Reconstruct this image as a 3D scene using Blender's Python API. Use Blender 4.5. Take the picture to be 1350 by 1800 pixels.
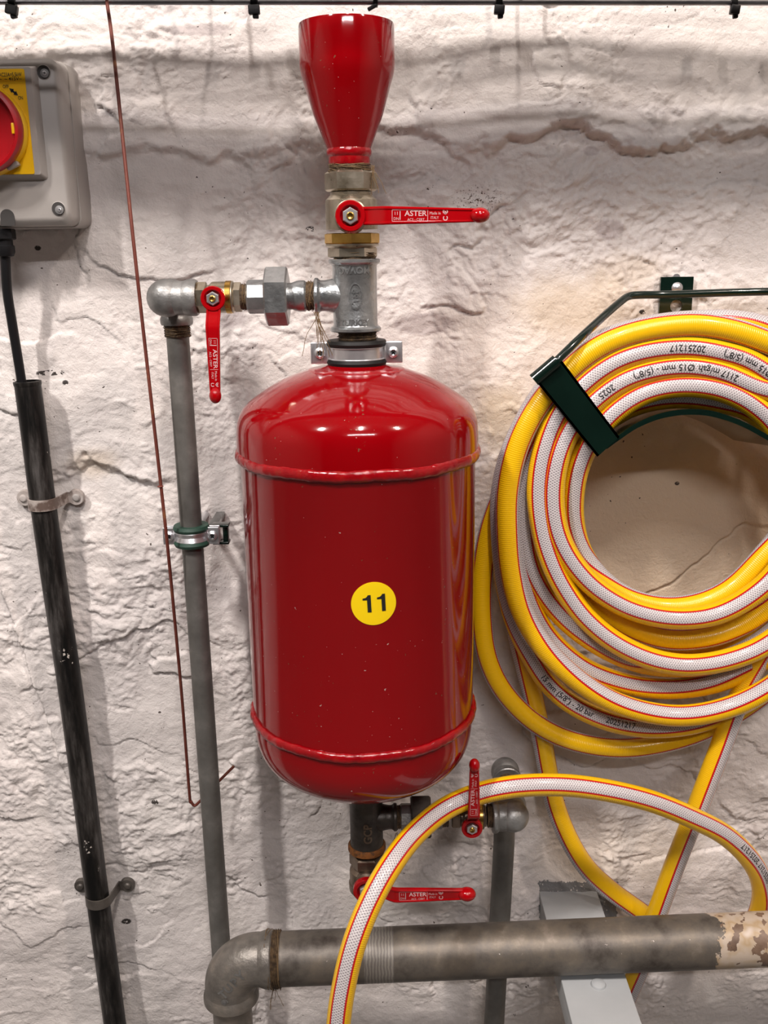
import bpy, bmesh, math, random
import numpy as np
from mathutils import Vector, Matrix
random.seed(7)
C = bpy.context.scene
for o in list(bpy.data.objects):
    bpy.data.objects.remove(o)
PI = math.pi

# ------------------------------------------------------------------ camera
F_PX, PITCH, ROLL = 1700.0, 0.2607, -0.0144
CAM_H, CAM_D = 1.5, 1.07                      # eye height, distance to the wall (wall at y = 0)
cam_d = bpy.data.cameras.new('camera'); cam = bpy.data.objects.new('camera', cam_d)
C.collection.objects.link(cam); C.camera = cam
cam_d.sensor_fit = 'VERTICAL'; cam_d.sensor_height = 36; cam_d.lens = 36 * F_PX / 1800
cam_d.clip_start = 0.01
cp, sp_ = math.cos(PITCH), math.sin(PITCH)
FWD = Vector((0, cp, -sp_)); UP0 = Vector((0, sp_, cp)); RT0 = Vector((1, 0, 0))
cr, sr = math.cos(ROLL), math.sin(ROLL)
RT = RT0 * cr + UP0 * sr; UP = UP0 * cr - RT0 * sr
CAM = Vector((0, -CAM_D, CAM_H))
cam.matrix_world = Matrix((
    (RT.x, UP.x, -FWD.x, CAM.x), (RT.y, UP.y, -FWD.y, CAM.y), (RT.z, UP.z, -FWD.z, CAM.z), (0, 0, 0, 1)))

def at(px, py, d):
    """the point d metres in front of the wall plane seen at a photograph position"""
    v = FWD + RT * ((px - 675) / F_PX) - UP * ((py - 900) / F_PX)
    return CAM + v * ((CAM_D - d) / v.y)
def S(px, py, d):
    """metres per photograph pixel there"""
    return (at(px, py, d) - CAM).dot(FWD) / F_PX

# ------------------------------------------------------------------ light
W = bpy.data.worlds.new('world'); C.world = W; W.use_nodes = True
W.node_tree.nodes['Background'].inputs[0].default_value = (1, .93, .88, 1)
W.node_tree.nodes['Background'].inputs[1].default_value = 0.0
def area(name, loc, target, sx, sy, power, col, spread=180):
    l = bpy.data.lights.new(name, 'AREA'); l.shape = 'RECTANGLE'; l.size = sx; l.size_y = sy
    l.energy = power; l.color = col; l.spread = math.radians(spread)
    o = bpy.data.objects.new(name, l); C.collection.objects.link(o)
    o.location = loc
    o.rotation_euler = (Vector(target) - Vector(loc)).to_track_quat('-Z', 'Y').to_euler()
    return o
area('ceiling_tube', (-1.0, -1.28, 3.0), (-.3, -.1, 0.9), 0.08, 0.40, 46, (1, .93, .89))
area('ceiling_tube', (0.10, -1.30, 3.0), (0.1, -.2, 0.9), 0.06, 0.55, 24, (1, .90, .85))
area('ceiling_tube', (1.15, -1.25, 3.0), (0.3, -.1, 0.9), 0.08, 0.45, 30, (1, .86, .77))
area('ceiling_tube', (0.2, -2.7, 3.0), (0, -.3, 1.0), 1.2, 0.06, 20, (.98, .92, .93))
V = C.view_settings
V.view_transform = 'Standard'; V.look = 'None'; V.gamma = 1; V.use_curve_mapping = False
V.exposure = 0.22

# ------------------------------------------------------------------ materials
def mat(name):
    m = bpy.data.materials.new(name); m.use_nodes = True
    nt = m.node_tree; b = nt.nodes['Principled BSDF']
    return m, nt, b
def N(nt, typ, **kw):
    n = nt.nodes.new(typ)
    for k, v in kw.items():
        if k in ('inputs',):
            for i, x in v.items(): n.inputs[i].default_value = x
        else: setattr(n, k, v)
    return n
def noise(nt, scale, detail=5, rough=.6, vec=None, dist=0):
    n = N(nt, 'ShaderNodeTexNoise'); n.inputs['Scale'].default_value = scale
    n.inputs['Detail'].default_value = detail; n.inputs['Roughness'].default_value = rough
    n.inputs['Distortion'].default_value = dist
    if vec is None:
        g = N(nt, 'ShaderNodeNewGeometry'); vec = g.outputs['Position']
    nt.links.new(vec, n.inputs['Vector'])
    return n.outputs['Fac']
def ramp(nt, fac, stops):
    r = N(nt, 'ShaderNodeValToRGB'); e = r.color_ramp.elements
    while len(e) < len(stops): e.new(0.5)
    for i, (p, c) in enumerate(stops):
        e[i].position = p; e[i].color = (c[0], c[1], c[2], 1) if hasattr(c, '__len__') else (c, c, c, 1)
    nt.links.new(fac, r.inputs[0]); return r.outputs[0]
def mix(nt, fac, a, b, mode='MIX'):
    m = N(nt, 'ShaderNodeMix', data_type='RGBA', blend_type=mode)
    if isinstance(fac, (int, float)): m.inputs[0].default_value = fac
    else: nt.links.new(fac, m.inputs[0])
    for s, v in ((6, a), (7, b)):
        if hasattr(v, 'links'): nt.links.new(v, m.inputs[s])
        else: m.inputs[s].default_value = (*v, 1)
    return m.outputs[2]
def math_(nt, op, a, b=0.0, c=None):
    m = N(nt, 'ShaderNodeMath', operation=op)
    for i, v in enumerate((a, b) if c is None else (a, b, c)):
        if hasattr(v, 'links'): nt.links.new(v, m.inputs[i])
        else: m.inputs[i].default_value = v
    return m.outputs[0]
def bump(nt, b, h, strength=.3, dist=.001):
    n = N(nt, 'ShaderNodeBump'); n.inputs['Strength'].default_value = strength
    n.inputs['Distance'].default_value = dist
    nt.links.new(h, n.inputs['Height']); nt.links.new(n.outputs[0], b.inputs['Normal'])
def simple(name, stops, scale=60, rough=.4, metal=0, bs=.2, bd=.0005, bscale=None, coat=0, rvar=0, detail=5):
    m, nt, b = mat(name)
    f = noise(nt, scale, detail)
    if len(stops) == 1: b.inputs['Base Color'].default_value = (*stops[0][1], 1)
    else: nt.links.new(ramp(nt, f, stops), b.inputs['Base Color'])
    b.inputs['Roughness'].default_value = rough; b.inputs['Metallic'].default_value = metal
    if rvar:
        r = math_(nt, 'MULTIPLY_ADD', f, rvar, rough - rvar / 2); nt.links.new(r, b.inputs['Roughness'])
    if coat: b.inputs['Coat Weight'].default_value = coat; b.inputs['Coat Roughness'].default_value = .06
    if bs: bump(nt, b, noise(nt, bscale or scale * 3, 4), bs, bd)
    return m
M = {}
# glossy red paint with small chips
def red_paint(name, col, chips):
    m, nt, b = mat(name)
    tone = noise(nt, 6, 3)
    base = ramp(nt, tone, [(.35, [c * .9 for c in col]), (.7, col)])
    if chips:
        n1 = noise(nt, 260, 3, .6); n2 = noise(nt, 17, 3, .6)
        k = math_(nt, 'MULTIPLY', math_(nt, 'GREATER_THAN', n1, .69), math_(nt, 'GREATER_THAN', n2, .55))
        base = mix(nt, k, base, (.17, .06, .035))
        n3 = noise(nt, 330, 2, .5)
        base = mix(nt, math_(nt, 'GREATER_THAN', n3, .765), base, (.55, .42, .38))
    nt.links.new(base, b.inputs['Base Color'])
    b.inputs['Roughness'].default_value = .09
    bump(nt, b, noise(nt, 34, 3), .08, .0010)
    return m
M['red'] = red_paint('red_gloss_paint', (.25, .0004, .0025), True)
M['redhandle'] = red_paint('red_handle_coating', (.36, .0015, .004), False)
M['weld'] = simple('painted_weld', [(.3, (.21, .0015, .004)), (.6, (.29, .002, .005)), (.78, (.25, .02, .012))], 90, .16, 0, .5, .0015, 150, .2)
M['galv'] = simple('galvanised_iron', [(.3, (.19, .19, .185)), (.7, (.36, .36, .35))], 50, .42, .7, .6, .001, 160, 0, .25)
M['galv_bright'] = simple('bright_galvanised_iron', [(.3, (.28, .295, .30)), (.7, (.52, .54, .545))], 45, .3, .85, .6, .0012, 130, 0, .2)
M['galv_pipe'] = simple('dull_galvanised_pipe', [(.3, (.12, .115, .105)), (.52, (.175, .17, .157)), (.75, (.29, .28, .26))], 22, .48, .45, .4, .0006, 150, 0, .2)
M['zinc'] = simple('zinc_plated_steel', [(.3, (.55, .56, .58)), (.7, (.8, .8, .82))], 40, .3, .85, .3, .0005, 90)
M['brass'] = simple('nickel_plated_brass', [(.3, (.33, .28, .20)), (.7, (.58, .52, .42))], 50, .3, .9, .3, .0006, 150, 0, .2)
M['gold'] = simple('bare_yellow_brass', [(.3, (.50, .28, .06)), (.7, (.80, .52, .14))], 50, .25, 1, .3, .0005, 90)
M['dark_iron'] = simple('oiled_dark_iron', [(.35, (.035, .030, .026)), (.7, (.085, .075, .065))], 45, .4, .5, .5, .001, 130)
M['old_brass'] = simple('tarnished_brass', [(.3, (.12, .085, .06)), (.7, (.27, .21, .16))], 45, .35, .8, .4, .001, 110)
M['hemp'] = simple('oily_hemp_thread', [(.35, (.035, .02, .010)), (.7, (.13, .08, .035))], 220, .7, 0, 1, .002, 420)
M['fibre'] = simple('hemp_fibre', [(0, (.16, .10, .045))], 10, .7, 0, 0)
M['rust'] = simple('orange_rust', [(.35, (.06, .03, .015)), (.55, (.26, .09, .015)), (.75, (.07, .04, .025))], 130, .7, .2, .8, .001, 260)
M['rubber'] = simple('black_rubber', [(0, (.012, .012, .012))], 10, .5)
M['green_rubber'] = simple('dark_green_rubber', [(.3, (.012, .045, .030)), (.7, (.028, .075, .052))], 60, .55)
M['green'] = simple('dark_green_enamel', [(.3, (.0016, .008, .0056)), (.7, (.0028, .0125, .0085))], 20, .2, 0, .15, .0008, 60, .5)
M['black'] = simple('black_plastic', [(0, (.01, .01, .011))], 10, .4)
M['wire'] = simple('rusty_wire_coating', [(.3, (.13, .025, .015)), (.6, (.17, .045, .03)), (.75, (.38, .17, .05))], 35, .55, .2, .4, .0006, 200)
M['grey_plastic'] = simple('light_grey_plastic', [(.3, (.36, .34, .32)), (.7, (.42, .395, .37))], 9, .42, 0, .15, .0004, 300)
M['shaded_plastic'] = simple('shaded_grey_plastic', [(0, (.045, .042, .04))], 9, .5)  # the grey plastic with recess shade put into its colour
M['yellow'] = simple('yellow_label', [(0, (.86, .50, .006))], 9, .35, 0, 0)
M['sticker'] = simple('yellow_sticker', [(0, (.85, .60, .004))], 9, .4, 0, 0)
M['ink'] = simple('black_ink', [(0, (.012, .012, .012))], 9, .5, 0, 0)
M['white_ink'] = simple('white_ink', [(0, (.62, .40, .40))], 9, .5, 0, 0)
M['red_plastic'] = simple('red_switch_plastic', [(0, (.36, .004, .009))], 9, .3, 0, 0)
M['grey_paint'] = simple('grey_painted_steel', [(.3, (.37, .39, .40)), (.7, (.42, .44, .45))], 12, .5, 0, .3, .001, 60)
M['steel_rod'] = simple('plated_steel_rod', [(.3, (.25, .25, .27)), (.7, (.5, .5, .53))], 15, .3, 1, 0)
for k_ in ('black', 'rubber'): M[k_].node_tree.nodes['Principled BSDF'].inputs['Specular IOR Level'].default_value = .22
M['cable'] = simple('grey_cable_sheath', [(0, (.2, .2, .2))], 9, .5, 0, 0)

def m_black_pipe():
    m, nt, b = mat('scuffed_black_conduit')
    g = N(nt, 'ShaderNodeNewGeometry'); mp = N(nt, 'ShaderNodeMapping')
    mp.inputs['Scale'].default_value = (1, 1, .16); mp.inputs['Rotation'].default_value = (0, math.radians(-8), 0)
    nt.links.new(g.outputs['Position'], mp.inputs[0])
    f1 = noise(nt, 55, 7, .7, mp.outputs[0]); f2 = noise(nt, 150, 4, .6)
    base = ramp(nt, f1, [(.42, (.004, .004, .004)), (.5, (.014, .0125, .0115)), (.57, (.035, .032, .030)), (.68, (.085, .08, .077))])
    spl = noise(nt, 26, 2, .5)
    k = math_(nt, 'MULTIPLY', math_(nt, 'GREATER_THAN', f2, .62), math_(nt, 'GREATER_THAN', spl, .66))
    nt.links.new(mix(nt, k, base, (.5, .46, .42)), b.inputs['Base Color'])
    b.inputs['Roughness'].default_value = .42; b.inputs['Specular IOR Level'].default_value = .25
    bump(nt, b, f1, .4, .0008); return m
M['black_pipe'] = m_black_pipe()

def m_old_pipe():
    m, nt, b = mat('weathered_steel_pipe')
    f = noise(nt, 22, 8, .68); f2 = noise(nt, 120, 4, .6); f3 = noise(nt, 40, 2)
    base = ramp(nt, f, [(.33, (.055, .045, .038)), (.5, (.13, .115, .098)), (.62, (.17, .145, .115)), (.8, (.30, .26, .22))])
    base = mix(nt, math_(nt, 'GREATER_THAN', f2, .73), base, (.55, .5, .46))
    # flaking cream paint near the right end, machined bright band near the middle
    g = N(nt, 'ShaderNodeNewGeometry'); s = N(nt, 'ShaderNodeSeparateXYZ'); nt.links.new(g.outputs['Position'], s.inputs[0])
    xe = at(1262, 1650, .15).x
    edge = math_(nt, 'ADD', s.outputs[0], math_(nt, 'MULTIPLY_ADD', f, .10, -.05))
    k1 = math_(nt, 'GREATER_THAN', edge, xe)
    vor = N(nt, 'ShaderNodeTexNoise'); vor.inputs['Scale'].default_value = 62; vor.inputs['Detail'].default_value = 4
    nt.links.new(g.outputs['Position'], vor.inputs['Vector'])
    flake = math_(nt, 'LESS_THAN', vor.outputs['Fac'], .56)
    cream = ramp(nt, f3, [(.4, (.48, .40, .32)), (.55, (.40, .29, .17)), (.7, (.55, .47, .40))])
    brown = ramp(nt, f, [(.35, (.10, .06, .04)), (.6, (.24, .16, .11)), (.8, (.14, .12, .11))])
    base = mix(nt, k1, base, mix(nt, flake, brown, cream))
    xa, xb = at(640, 1680, .16).x, at(692, 1680, .16).x
    k2 = math_(nt, 'MULTIPLY', math_(nt, 'GREATER_THAN', s.outputs[0], xa), math_(nt, 'LESS_THAN', s.outputs[0], xb))
    wv = N(nt, 'ShaderNodeTexWave', wave_type='BANDS', bands_direction='X'); wv.inputs['Scale'].default_value = 90; wv.inputs['Distortion'].default_value = 3
    nt.links.new(g.outputs['Position'], wv.inputs['Vector'])
    base = mix(nt, k2, base, ramp(nt, wv.outputs['Fac'], [(.2, (.17, .155, .14)), (.8, (.26, .24, .21))]))
    nt.links.new(base, b.inputs['Base Color'])
    nt.links.new(math_(nt, 'MULTIPLY_ADD', k1, -.35, .4), b.inputs['Metallic'])
    b.inputs['Roughness'].default_value = .45
    h = math_(nt, 'ADD', f, math_(nt, 'MULTIPLY', math_(nt, 'MULTIPLY', k1, flake), .8))
    bump(nt, b, h, .5, .0012); return m
M['old_pipe'] = m_old_pipe()
M['old_elbow'] = simple('weathered_malleable_iron', [(.3, (.10, .09, .08)), (.5, (.20, .185, .165)), (.7, (.30, .265, .225)), (.85, (.42, .33, .25))], 28, .42, .55, .6, .0014, 110)

def m_hose():
    m, nt, b = mat('striped_braided_hose')
    uv = N(nt, 'ShaderNodeUVMap'); s = N(nt, 'ShaderNodeSeparateXYZ'); nt.links.new(uv.outputs[0], s.inputs[0])
    u, v = s.outputs[0], s.outputs[1]                 # u: turns round the hose, v: metres along it
    u2 = math_(nt, 'MULTIPLY', u, 2)
    a = math_(nt, 'ABSOLUTE', math_(nt, 'SUBTRACT', math_(nt, 'FRACT', math_(nt, 'ADD', u2, .5)), .5))   # 0 stripe centre .. .5
    white = math_(nt, 'LESS_THAN', a, .158)
    stripe = math_(nt, 'LESS_THAN', a, .212)
    # criss-cross braid
    k = 2 * PI
    p = math_(nt, 'MULTIPLY', u, k * 17); q = math_(nt, 'MULTIPLY', v, k * 360)
    s1 = math_(nt, 'SINE', math_(nt, 'ADD', p, q)); s2 = math_(nt, 'SINE', math_(nt, 'SUBTRACT', p, q))
    br = math_(nt, 'MAXIMUM', s1, s2)
    brc = ramp(nt, math_(nt, 'MULTIPLY_ADD', br, .5, .5), [(.3, (.27, .24, .255)), (.8, (.62, .58, .58))])
    yl = (.86, .50, .004)
    c = mix(nt, stripe, yl, (.50, .006, .012))
    c = mix(nt, white, c, brc)
    nt.links.new(c, b.inputs['Base Color'])
    b.inputs['Roughness'].default_value = .3
    b.inputs['Coat Weight'].default_value = .25; b.inputs['Coat Roughness'].default_value = .12
    rib = math_(nt, 'SINE', math_(nt, 'MULTIPLY', v, k * 480))
    h = math_(nt, 'ADD', math_(nt, 'MULTIPLY', br, math_(nt, 'MULTIPLY', white, 1.0)),
              math_(nt, 'MULTIPLY', rib, math_(nt, 'MULTIPLY_ADD', white, -.35, .35)))
    bump(nt, b, h, .35, .0006)
    return m
M['hose'] = m_hose()

def m_wall():
    m, nt, b = mat('whitewashed_rough_masonry')
    g = N(nt, 'ShaderNodeNewGeometry'); s = N(nt, 'ShaderNodeSeparateXYZ'); nt.links.new(g.outputs['Position'], s.inputs[0])
    X, Z = s.outputs[0], s.outputs[2]
    f = noise(nt, 5, 6, .62); f2 = noise(nt, 22, 6, .65)
    base = ramp(nt, f, [(.34, (.67, .62, .60)), (.52, (.76, .71, .675)), (.7, (.81, .765, .72))])
    base = mix(nt, .3, base, ramp(nt, f2, [(.35, (.60, .56, .545)), (.65, (.84, .80, .775))]))
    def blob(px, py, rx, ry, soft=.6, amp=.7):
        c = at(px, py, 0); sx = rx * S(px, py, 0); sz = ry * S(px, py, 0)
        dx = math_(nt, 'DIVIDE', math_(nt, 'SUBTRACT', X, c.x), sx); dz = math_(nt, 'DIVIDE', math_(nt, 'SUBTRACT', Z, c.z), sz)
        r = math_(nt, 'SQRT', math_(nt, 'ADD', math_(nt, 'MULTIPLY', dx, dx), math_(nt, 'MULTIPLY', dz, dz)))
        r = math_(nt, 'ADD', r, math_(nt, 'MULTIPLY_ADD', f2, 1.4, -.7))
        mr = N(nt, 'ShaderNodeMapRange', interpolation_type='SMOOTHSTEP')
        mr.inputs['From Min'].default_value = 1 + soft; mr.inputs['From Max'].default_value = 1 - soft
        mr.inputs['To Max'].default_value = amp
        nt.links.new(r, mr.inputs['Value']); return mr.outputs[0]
    tan = (.56, .43, .27)
    base = mix(nt, blob(1180, 920, 270, 230, .35, .85), base, (.68, .55, .39))
    base = mix(nt, blob(1010, 540, 100, 45, .6, .5), base, tan)
    base = mix(nt, blob(1110, 480, 70, 30, .6, .35), base, tan)
    base = mix(nt, blob(1110, 640, 420, 130, .6, .30), base, (.66, .56, .44))
    base = mix(nt, blob(885, 740, 45, 60, .6, .45), base, (.62, .50, .30))
    base = mix(nt, blob(160, 815, 40, 25, .6, .5), base, (.62, .50, .36))
    base = mix(nt, blob(1080, 1510, 120, 60, .6, .35), base, (.62, .52, .38))
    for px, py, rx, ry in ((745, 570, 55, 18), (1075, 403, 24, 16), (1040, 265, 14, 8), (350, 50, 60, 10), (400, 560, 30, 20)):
        base = mix(nt, blob(px, py, rx, ry, .25, .6), base, (.42, .36, .36))  # mauve-grey patches: shade of smooth recesses painted into the wall colour
    # dark pits and chips
    n1 = noise(nt, 190, 2, .5); n2 = noise(nt, 13, 3, .6)
    k = math_(nt, 'MULTIPLY', math_(nt, 'GREATER_THAN', n1, .735), math_(nt, 'GREATER_THAN', n2, .53))
    base = mix(nt, k, base, (.10, .08, .07))
    for px, py, rx, ry in ((62, 436, 7, 5), (545, 402, 10, 5), (90, 655, 26, 5), (116, 672, 5, 4), (272, 1411, 6, 4), (222, 1620, 8, 5), (1190, 850, 5, 4), (1128, 548, 6, 4)):
        kk = math_(nt, 'MULTIPLY', blob(px, py, rx, ry, .2, 1.0), math_(nt, 'GREATER_THAN', noise(nt, 230, 2), .52 if rx > 9 else .42))
        base = mix(nt, kk, base, (.05, .042, .038))
    kk = math_(nt, 'MULTIPLY', blob(840, 352, 42, 22, .5, 1.0), math_(nt, 'GREATER_THAN', noise(nt, 420, 3), .60))
    base = mix(nt, kk, base, (.12, .08, .06))
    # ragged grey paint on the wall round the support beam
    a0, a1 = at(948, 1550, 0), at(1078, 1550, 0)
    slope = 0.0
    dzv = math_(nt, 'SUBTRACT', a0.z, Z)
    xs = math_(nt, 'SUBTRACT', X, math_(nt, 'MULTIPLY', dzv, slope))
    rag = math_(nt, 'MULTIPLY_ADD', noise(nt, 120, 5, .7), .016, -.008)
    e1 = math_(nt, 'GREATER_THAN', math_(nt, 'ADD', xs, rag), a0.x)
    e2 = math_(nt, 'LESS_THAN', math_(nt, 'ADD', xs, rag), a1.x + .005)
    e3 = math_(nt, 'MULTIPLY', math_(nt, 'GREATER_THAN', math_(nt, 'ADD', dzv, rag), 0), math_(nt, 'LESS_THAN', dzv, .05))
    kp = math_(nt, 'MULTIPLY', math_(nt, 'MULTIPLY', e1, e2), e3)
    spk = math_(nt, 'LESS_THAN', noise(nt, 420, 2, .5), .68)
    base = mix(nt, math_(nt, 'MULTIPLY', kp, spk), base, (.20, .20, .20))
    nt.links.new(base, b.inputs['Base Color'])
    b.inputs['Roughness'].default_value = .62
    b.inputs['Specular IOR Level'].default_value = .35
    h = math_(nt, 'ADD', noise(nt, 130, 7, .6, None, .4), math_(nt, 'MULTIPLY', noise(nt, 420, 4), .35))
    bump(nt, b, h, .7, .0024)
    return m
M['wall'] = m_wall()
M['room'] = simple('dull_cream_paint', [(.3, (.27, .25, .23)), (.7, (.31, .29, .27))], 3, .7, 0, .3, .002, 30)
M['dark_room'] = simple('dark_grey_paint', [(.3, (.02, .02, .02)), (.7, (.03, .03, .028))], 3, .6, 0, .3, .002, 30)
M['concrete'] = simple('grey_concrete', [(.3, (.11, .105, .10)), (.7, (.15, .145, .135))], 6, .7, 0, .5, .002, 60)

# ------------------------------------------------------------------ mesh helpers
def ortho(a):
    a = Vector(a).normalized()
    r = Vector((0, -1, 0)) if abs(a.y) < .9 else Vector((0, 0, 1))
    x = (r - a * r.dot(a)).normalized()
    return x, a.cross(x), a
class MB:
    def __init__(s): s.v = []; s.f = []; s.uv = None
    def add(s, v, f):
        n = len(s.v); s.v += [Vector(p) for p in v]; s.f += [tuple(i + n for i in q) for q in f]; return s
    def lathe(s, o, axis, prof, seg=48, cap=True, ref=None, noise_=0):
        """prof: (radius, distance along axis)"""
        x, y, a = ortho(axis)
        if ref is not None:
            x = (Vector(ref) - a * Vector(ref).dot(a)).normalized(); y = a.cross(x)
        o = Vector(o); vs = []; fs = []
        for r, z in prof:
            for k in range(seg):
                t = 2 * PI * k / seg
                rr = r * (1 + (random.uniform(-noise_, noise_) if noise_ else 0))
                vs.append(o + a * z + (x * math.cos(t) + y * math.sin(t)) * rr)
        m = len(prof)
        for i in range(m - 1):
            for k in range(seg):
                k2 = (k + 1) % seg
                fs.append((i * seg + k, i * seg + k2, (i + 1) * seg + k2, (i + 1) * seg + k))
        if cap:
            fs.append(tuple(range(seg - 1, -1, -1))); fs.append(tuple((m - 1) * seg + k for k in range(seg)))
        return s.add(vs, fs)
    def tube(s, pts, r, seg=16, cap=True):
        pts = [Vector(p) for p in pts]; n = len(pts); vs = []; fs = []
        rs = r if hasattr(r, '__len__') else [r] * n
        T0 = (pts[1] - pts[0]).normalized(); x, y, _ = ortho(T0)
        for i, p in enumerate(pts):
            T = (pts[min(i + 1, n - 1)] - pts[max(i - 1, 0)]).normalized()
            x = (x - T * x.dot(T)).normalized(); y = T.cross(x)
            for k in range(seg):
                t = 2 * PI * k / seg; vs.append(p + (x * math.cos(t) + y * math.sin(t)) * rs[i])
        for i in range(n - 1):
            for k in range(seg):
                k2 = (k + 1) % seg
                fs.append((i * seg + k, i * seg + k2, (i + 1) * seg + k2, (i + 1) * seg + k))
        if cap:
            fs.append(tuple(range(seg - 1, -1, -1))); fs.append(tuple((n - 1) * seg + k for k in range(seg)))
        return s.add(vs, fs)
    def hexnut(s, o, axis, R, h, n=6, ref=None, ch=.12, hole=0):
        """a chamfered prism with R across the flats / 2"""
        Rc = R / math.cos(PI / n)
        return s.lathe(o, axis, [(Rc * (1 - ch), 0), (Rc, h * ch), (Rc, h * (1 - ch)), (Rc * (1 - ch), h)], n, True, ref)
    def box(s, c, sx, sy, sz, ax=None, bev=0):
        X, Y, Z = ax or (Vector((1, 0, 0)), Vector((0, 1, 0)), Vector((0, 0, 1)))
        bm = bmesh.new(); bmesh.ops.create_cube(bm, size=1)
        for v in bm.verts: v.co = Vector((v.co.x * sx, v.co.y * sy, v.co.z * sz))
        if bev: bmesh.ops.bevel(bm, geom=list(bm.edges), offset=bev, segments=3, affect='EDGES', profile=.5)
        c = Vector(c); bm.verts.index_update()
        s.add([c + X * v.co.x + Y * v.co.y + Z * v.co.z for v in bm.verts], [tuple(v.index for v in f.verts) for f in bm.faces])
        bm.free(); return s
    def prism(s, outline, o, X, Y, Z, t, bev=0, holes=()):
        """outline: 2-D points in the (X, Y) plane, extruded t along Z, from o"""
        bm = bmesh.new(); vs = [bm.verts.new((p[0], p[1], 0)) for p in outline]; f = bm.faces.new(vs)
        r = bmesh.ops.extrude_face_region(bm, geom=[f])
        for g in r['geom']:
            if isinstance(g, bmesh.types.BMVert): g.co.z += t
        if bev:
            ed = [e for e in bm.edges if abs(e.verts[0].co.z - e.verts[1].co.z) < 1e-7]
            bmesh.ops.bevel(bm, geom=ed, offset=bev, segments=2, affect='EDGES', profile=.5)
        bmesh.ops.recalc_face_normals(bm, faces=bm.faces); bm.verts.index_update()
        o = Vector(o)
        s.add([o + X * v.co.x + Y * v.co.y + Z * v.co.z for v in bm.verts], [tuple(v.index for v in f.verts) for f in bm.faces])
        bm.free(); return s
    def ball(s, c, rx, ry, rz, ax=None, seg=24):
        X, Y, Z = ax or (Vector((1, 0, 0)), Vector((0, 1, 0)), Vector((0, 0, 1)))
        bm = bmesh.new(); bmesh.ops.create_uvsphere(bm, u_segments=seg, v_segments=seg // 2, radius=1)
        c = Vector(c); bm.verts.index_update()
        s.add([c + X * v.co.x * rx + Y * v.co.y * ry + Z * v.co.z * rz for v in bm.verts], [tuple(v.index for v in f.verts) for f in bm.faces])
        bm.free(); return s
    def build(s, name, material, parent=None, smooth=35):
        o0 = Vector((0, 0, 0))
        p = parent
        while p is not None: o0 = o0 + p.location; p = p.parent
        if parent is None and s.v:
            c = sum(s.v, Vector()) / len(s.v); o0 = Vector((c.x, c.y, min(v.z for v in s.v)))
        me = bpy.data.meshes.new(name); me.from_pydata([tuple(v - o0) for v in s.v], [], s.f)
        me.validate(); me.materials.append(material)
        bm = bmesh.new(); bm.from_mesh(me); bmesh.ops.recalc_face_normals(bm, faces=bm.faces); bm.to_mesh(me); bm.free()
        if smooth:
            me.polygons.foreach_set('use_smooth', [True] * len(me.polygons)); me.set_sharp_from_angle(angle=math.radians(smooth))
        ob = bpy.data.objects.new(name, me); C.collection.objects.link(ob)
        if parent is not None: ob.parent = parent
        else: ob.location = o0
        return ob
def tag(o, label, cat, group=None, kind=None):
    o['label'] = label; o['category'] = cat
    if group: o['group'] = group
    if kind: o['kind'] = kind
    return o
def thing(name, loc, label, cat, group=None):
    o = bpy.data.objects.new(name, None); C.collection.objects.link(o); o.location = Vector(loc)
    o.empty_display_size = .02
    return tag(o, label, cat, group)
def struct(o): o['kind'] = 'structure'; return o
_font = {}
def text_faces(txt, size=1.0, bold=0.0, res=3):
    """glyph triangles as flat 2-D verts and faces, centred"""
    cu = bpy.data.curves.new('lettering', 'FONT'); cu.body = txt; cu.size = size; cu.resolution_u = res
    cu.align_x = 'CENTER'; cu.align_y = 'CENTER'; cu.offset = bold
    ob = bpy.data.objects.new('lettering', cu); C.collection.objects.link(ob)
    dg = bpy.context.evaluated_depsgraph_get()
    me = bpy.data.meshes.new_from_object(ob.evaluated_get(dg))
    v = [(p.co.x, p.co.y) for p in me.vertices]; f = [tuple(q.vertices) for q in me.polygons]
    bpy.data.objects.remove(ob); bpy.data.curves.remove(cu); bpy.data.meshes.remove(me)
    return v, f
def put_text(mb, txt, size, o, X, Y, bold=0.0, sx=1.0):
    v, f = text_faces(txt, size, bold); o = Vector(o)
    mb.add([o + X * (a * sx) + Y * b for a, b in v], f)
def fine_text(txt, size, maxlen, bold=0.0, relief=0.0):
    v, f = text_faces(txt, size, bold)
    bm = bmesh.new(); bv = [bm.verts.new((a, b, 0)) for a, b in v]
    for q in f:
        try: bm.faces.new([bv[i] for i in q])
        except ValueError: pass
    bmesh.ops.triangulate(bm, faces=bm.faces)
    for _ in range(4):
        e = [e for e in bm.edges if e.calc_length() > maxlen]
        if not e: break
        bmesh.ops.subdivide_edges(bm, edges=e, cuts=1); bmesh.ops.triangulate(bm, faces=bm.faces)
    bm.verts.index_update()
    if relief:
        g = bmesh.ops.extrude_face_region(bm, geom=list(bm.faces))
        for e in g['geom']:
            if isinstance(e, bmesh.types.BMVert): e.co.z += relief
        bm.verts.index_update()
        r = [tuple(p.co) for p in bm.verts], [tuple(x.index for x in q.verts) for q in bm.faces]; bm.free(); return r
    r = [(p.co.x, p.co.y) for p in bm.verts], [tuple(x.index for x in q.verts) for q in bm.faces]
    bm.free(); return r
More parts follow.
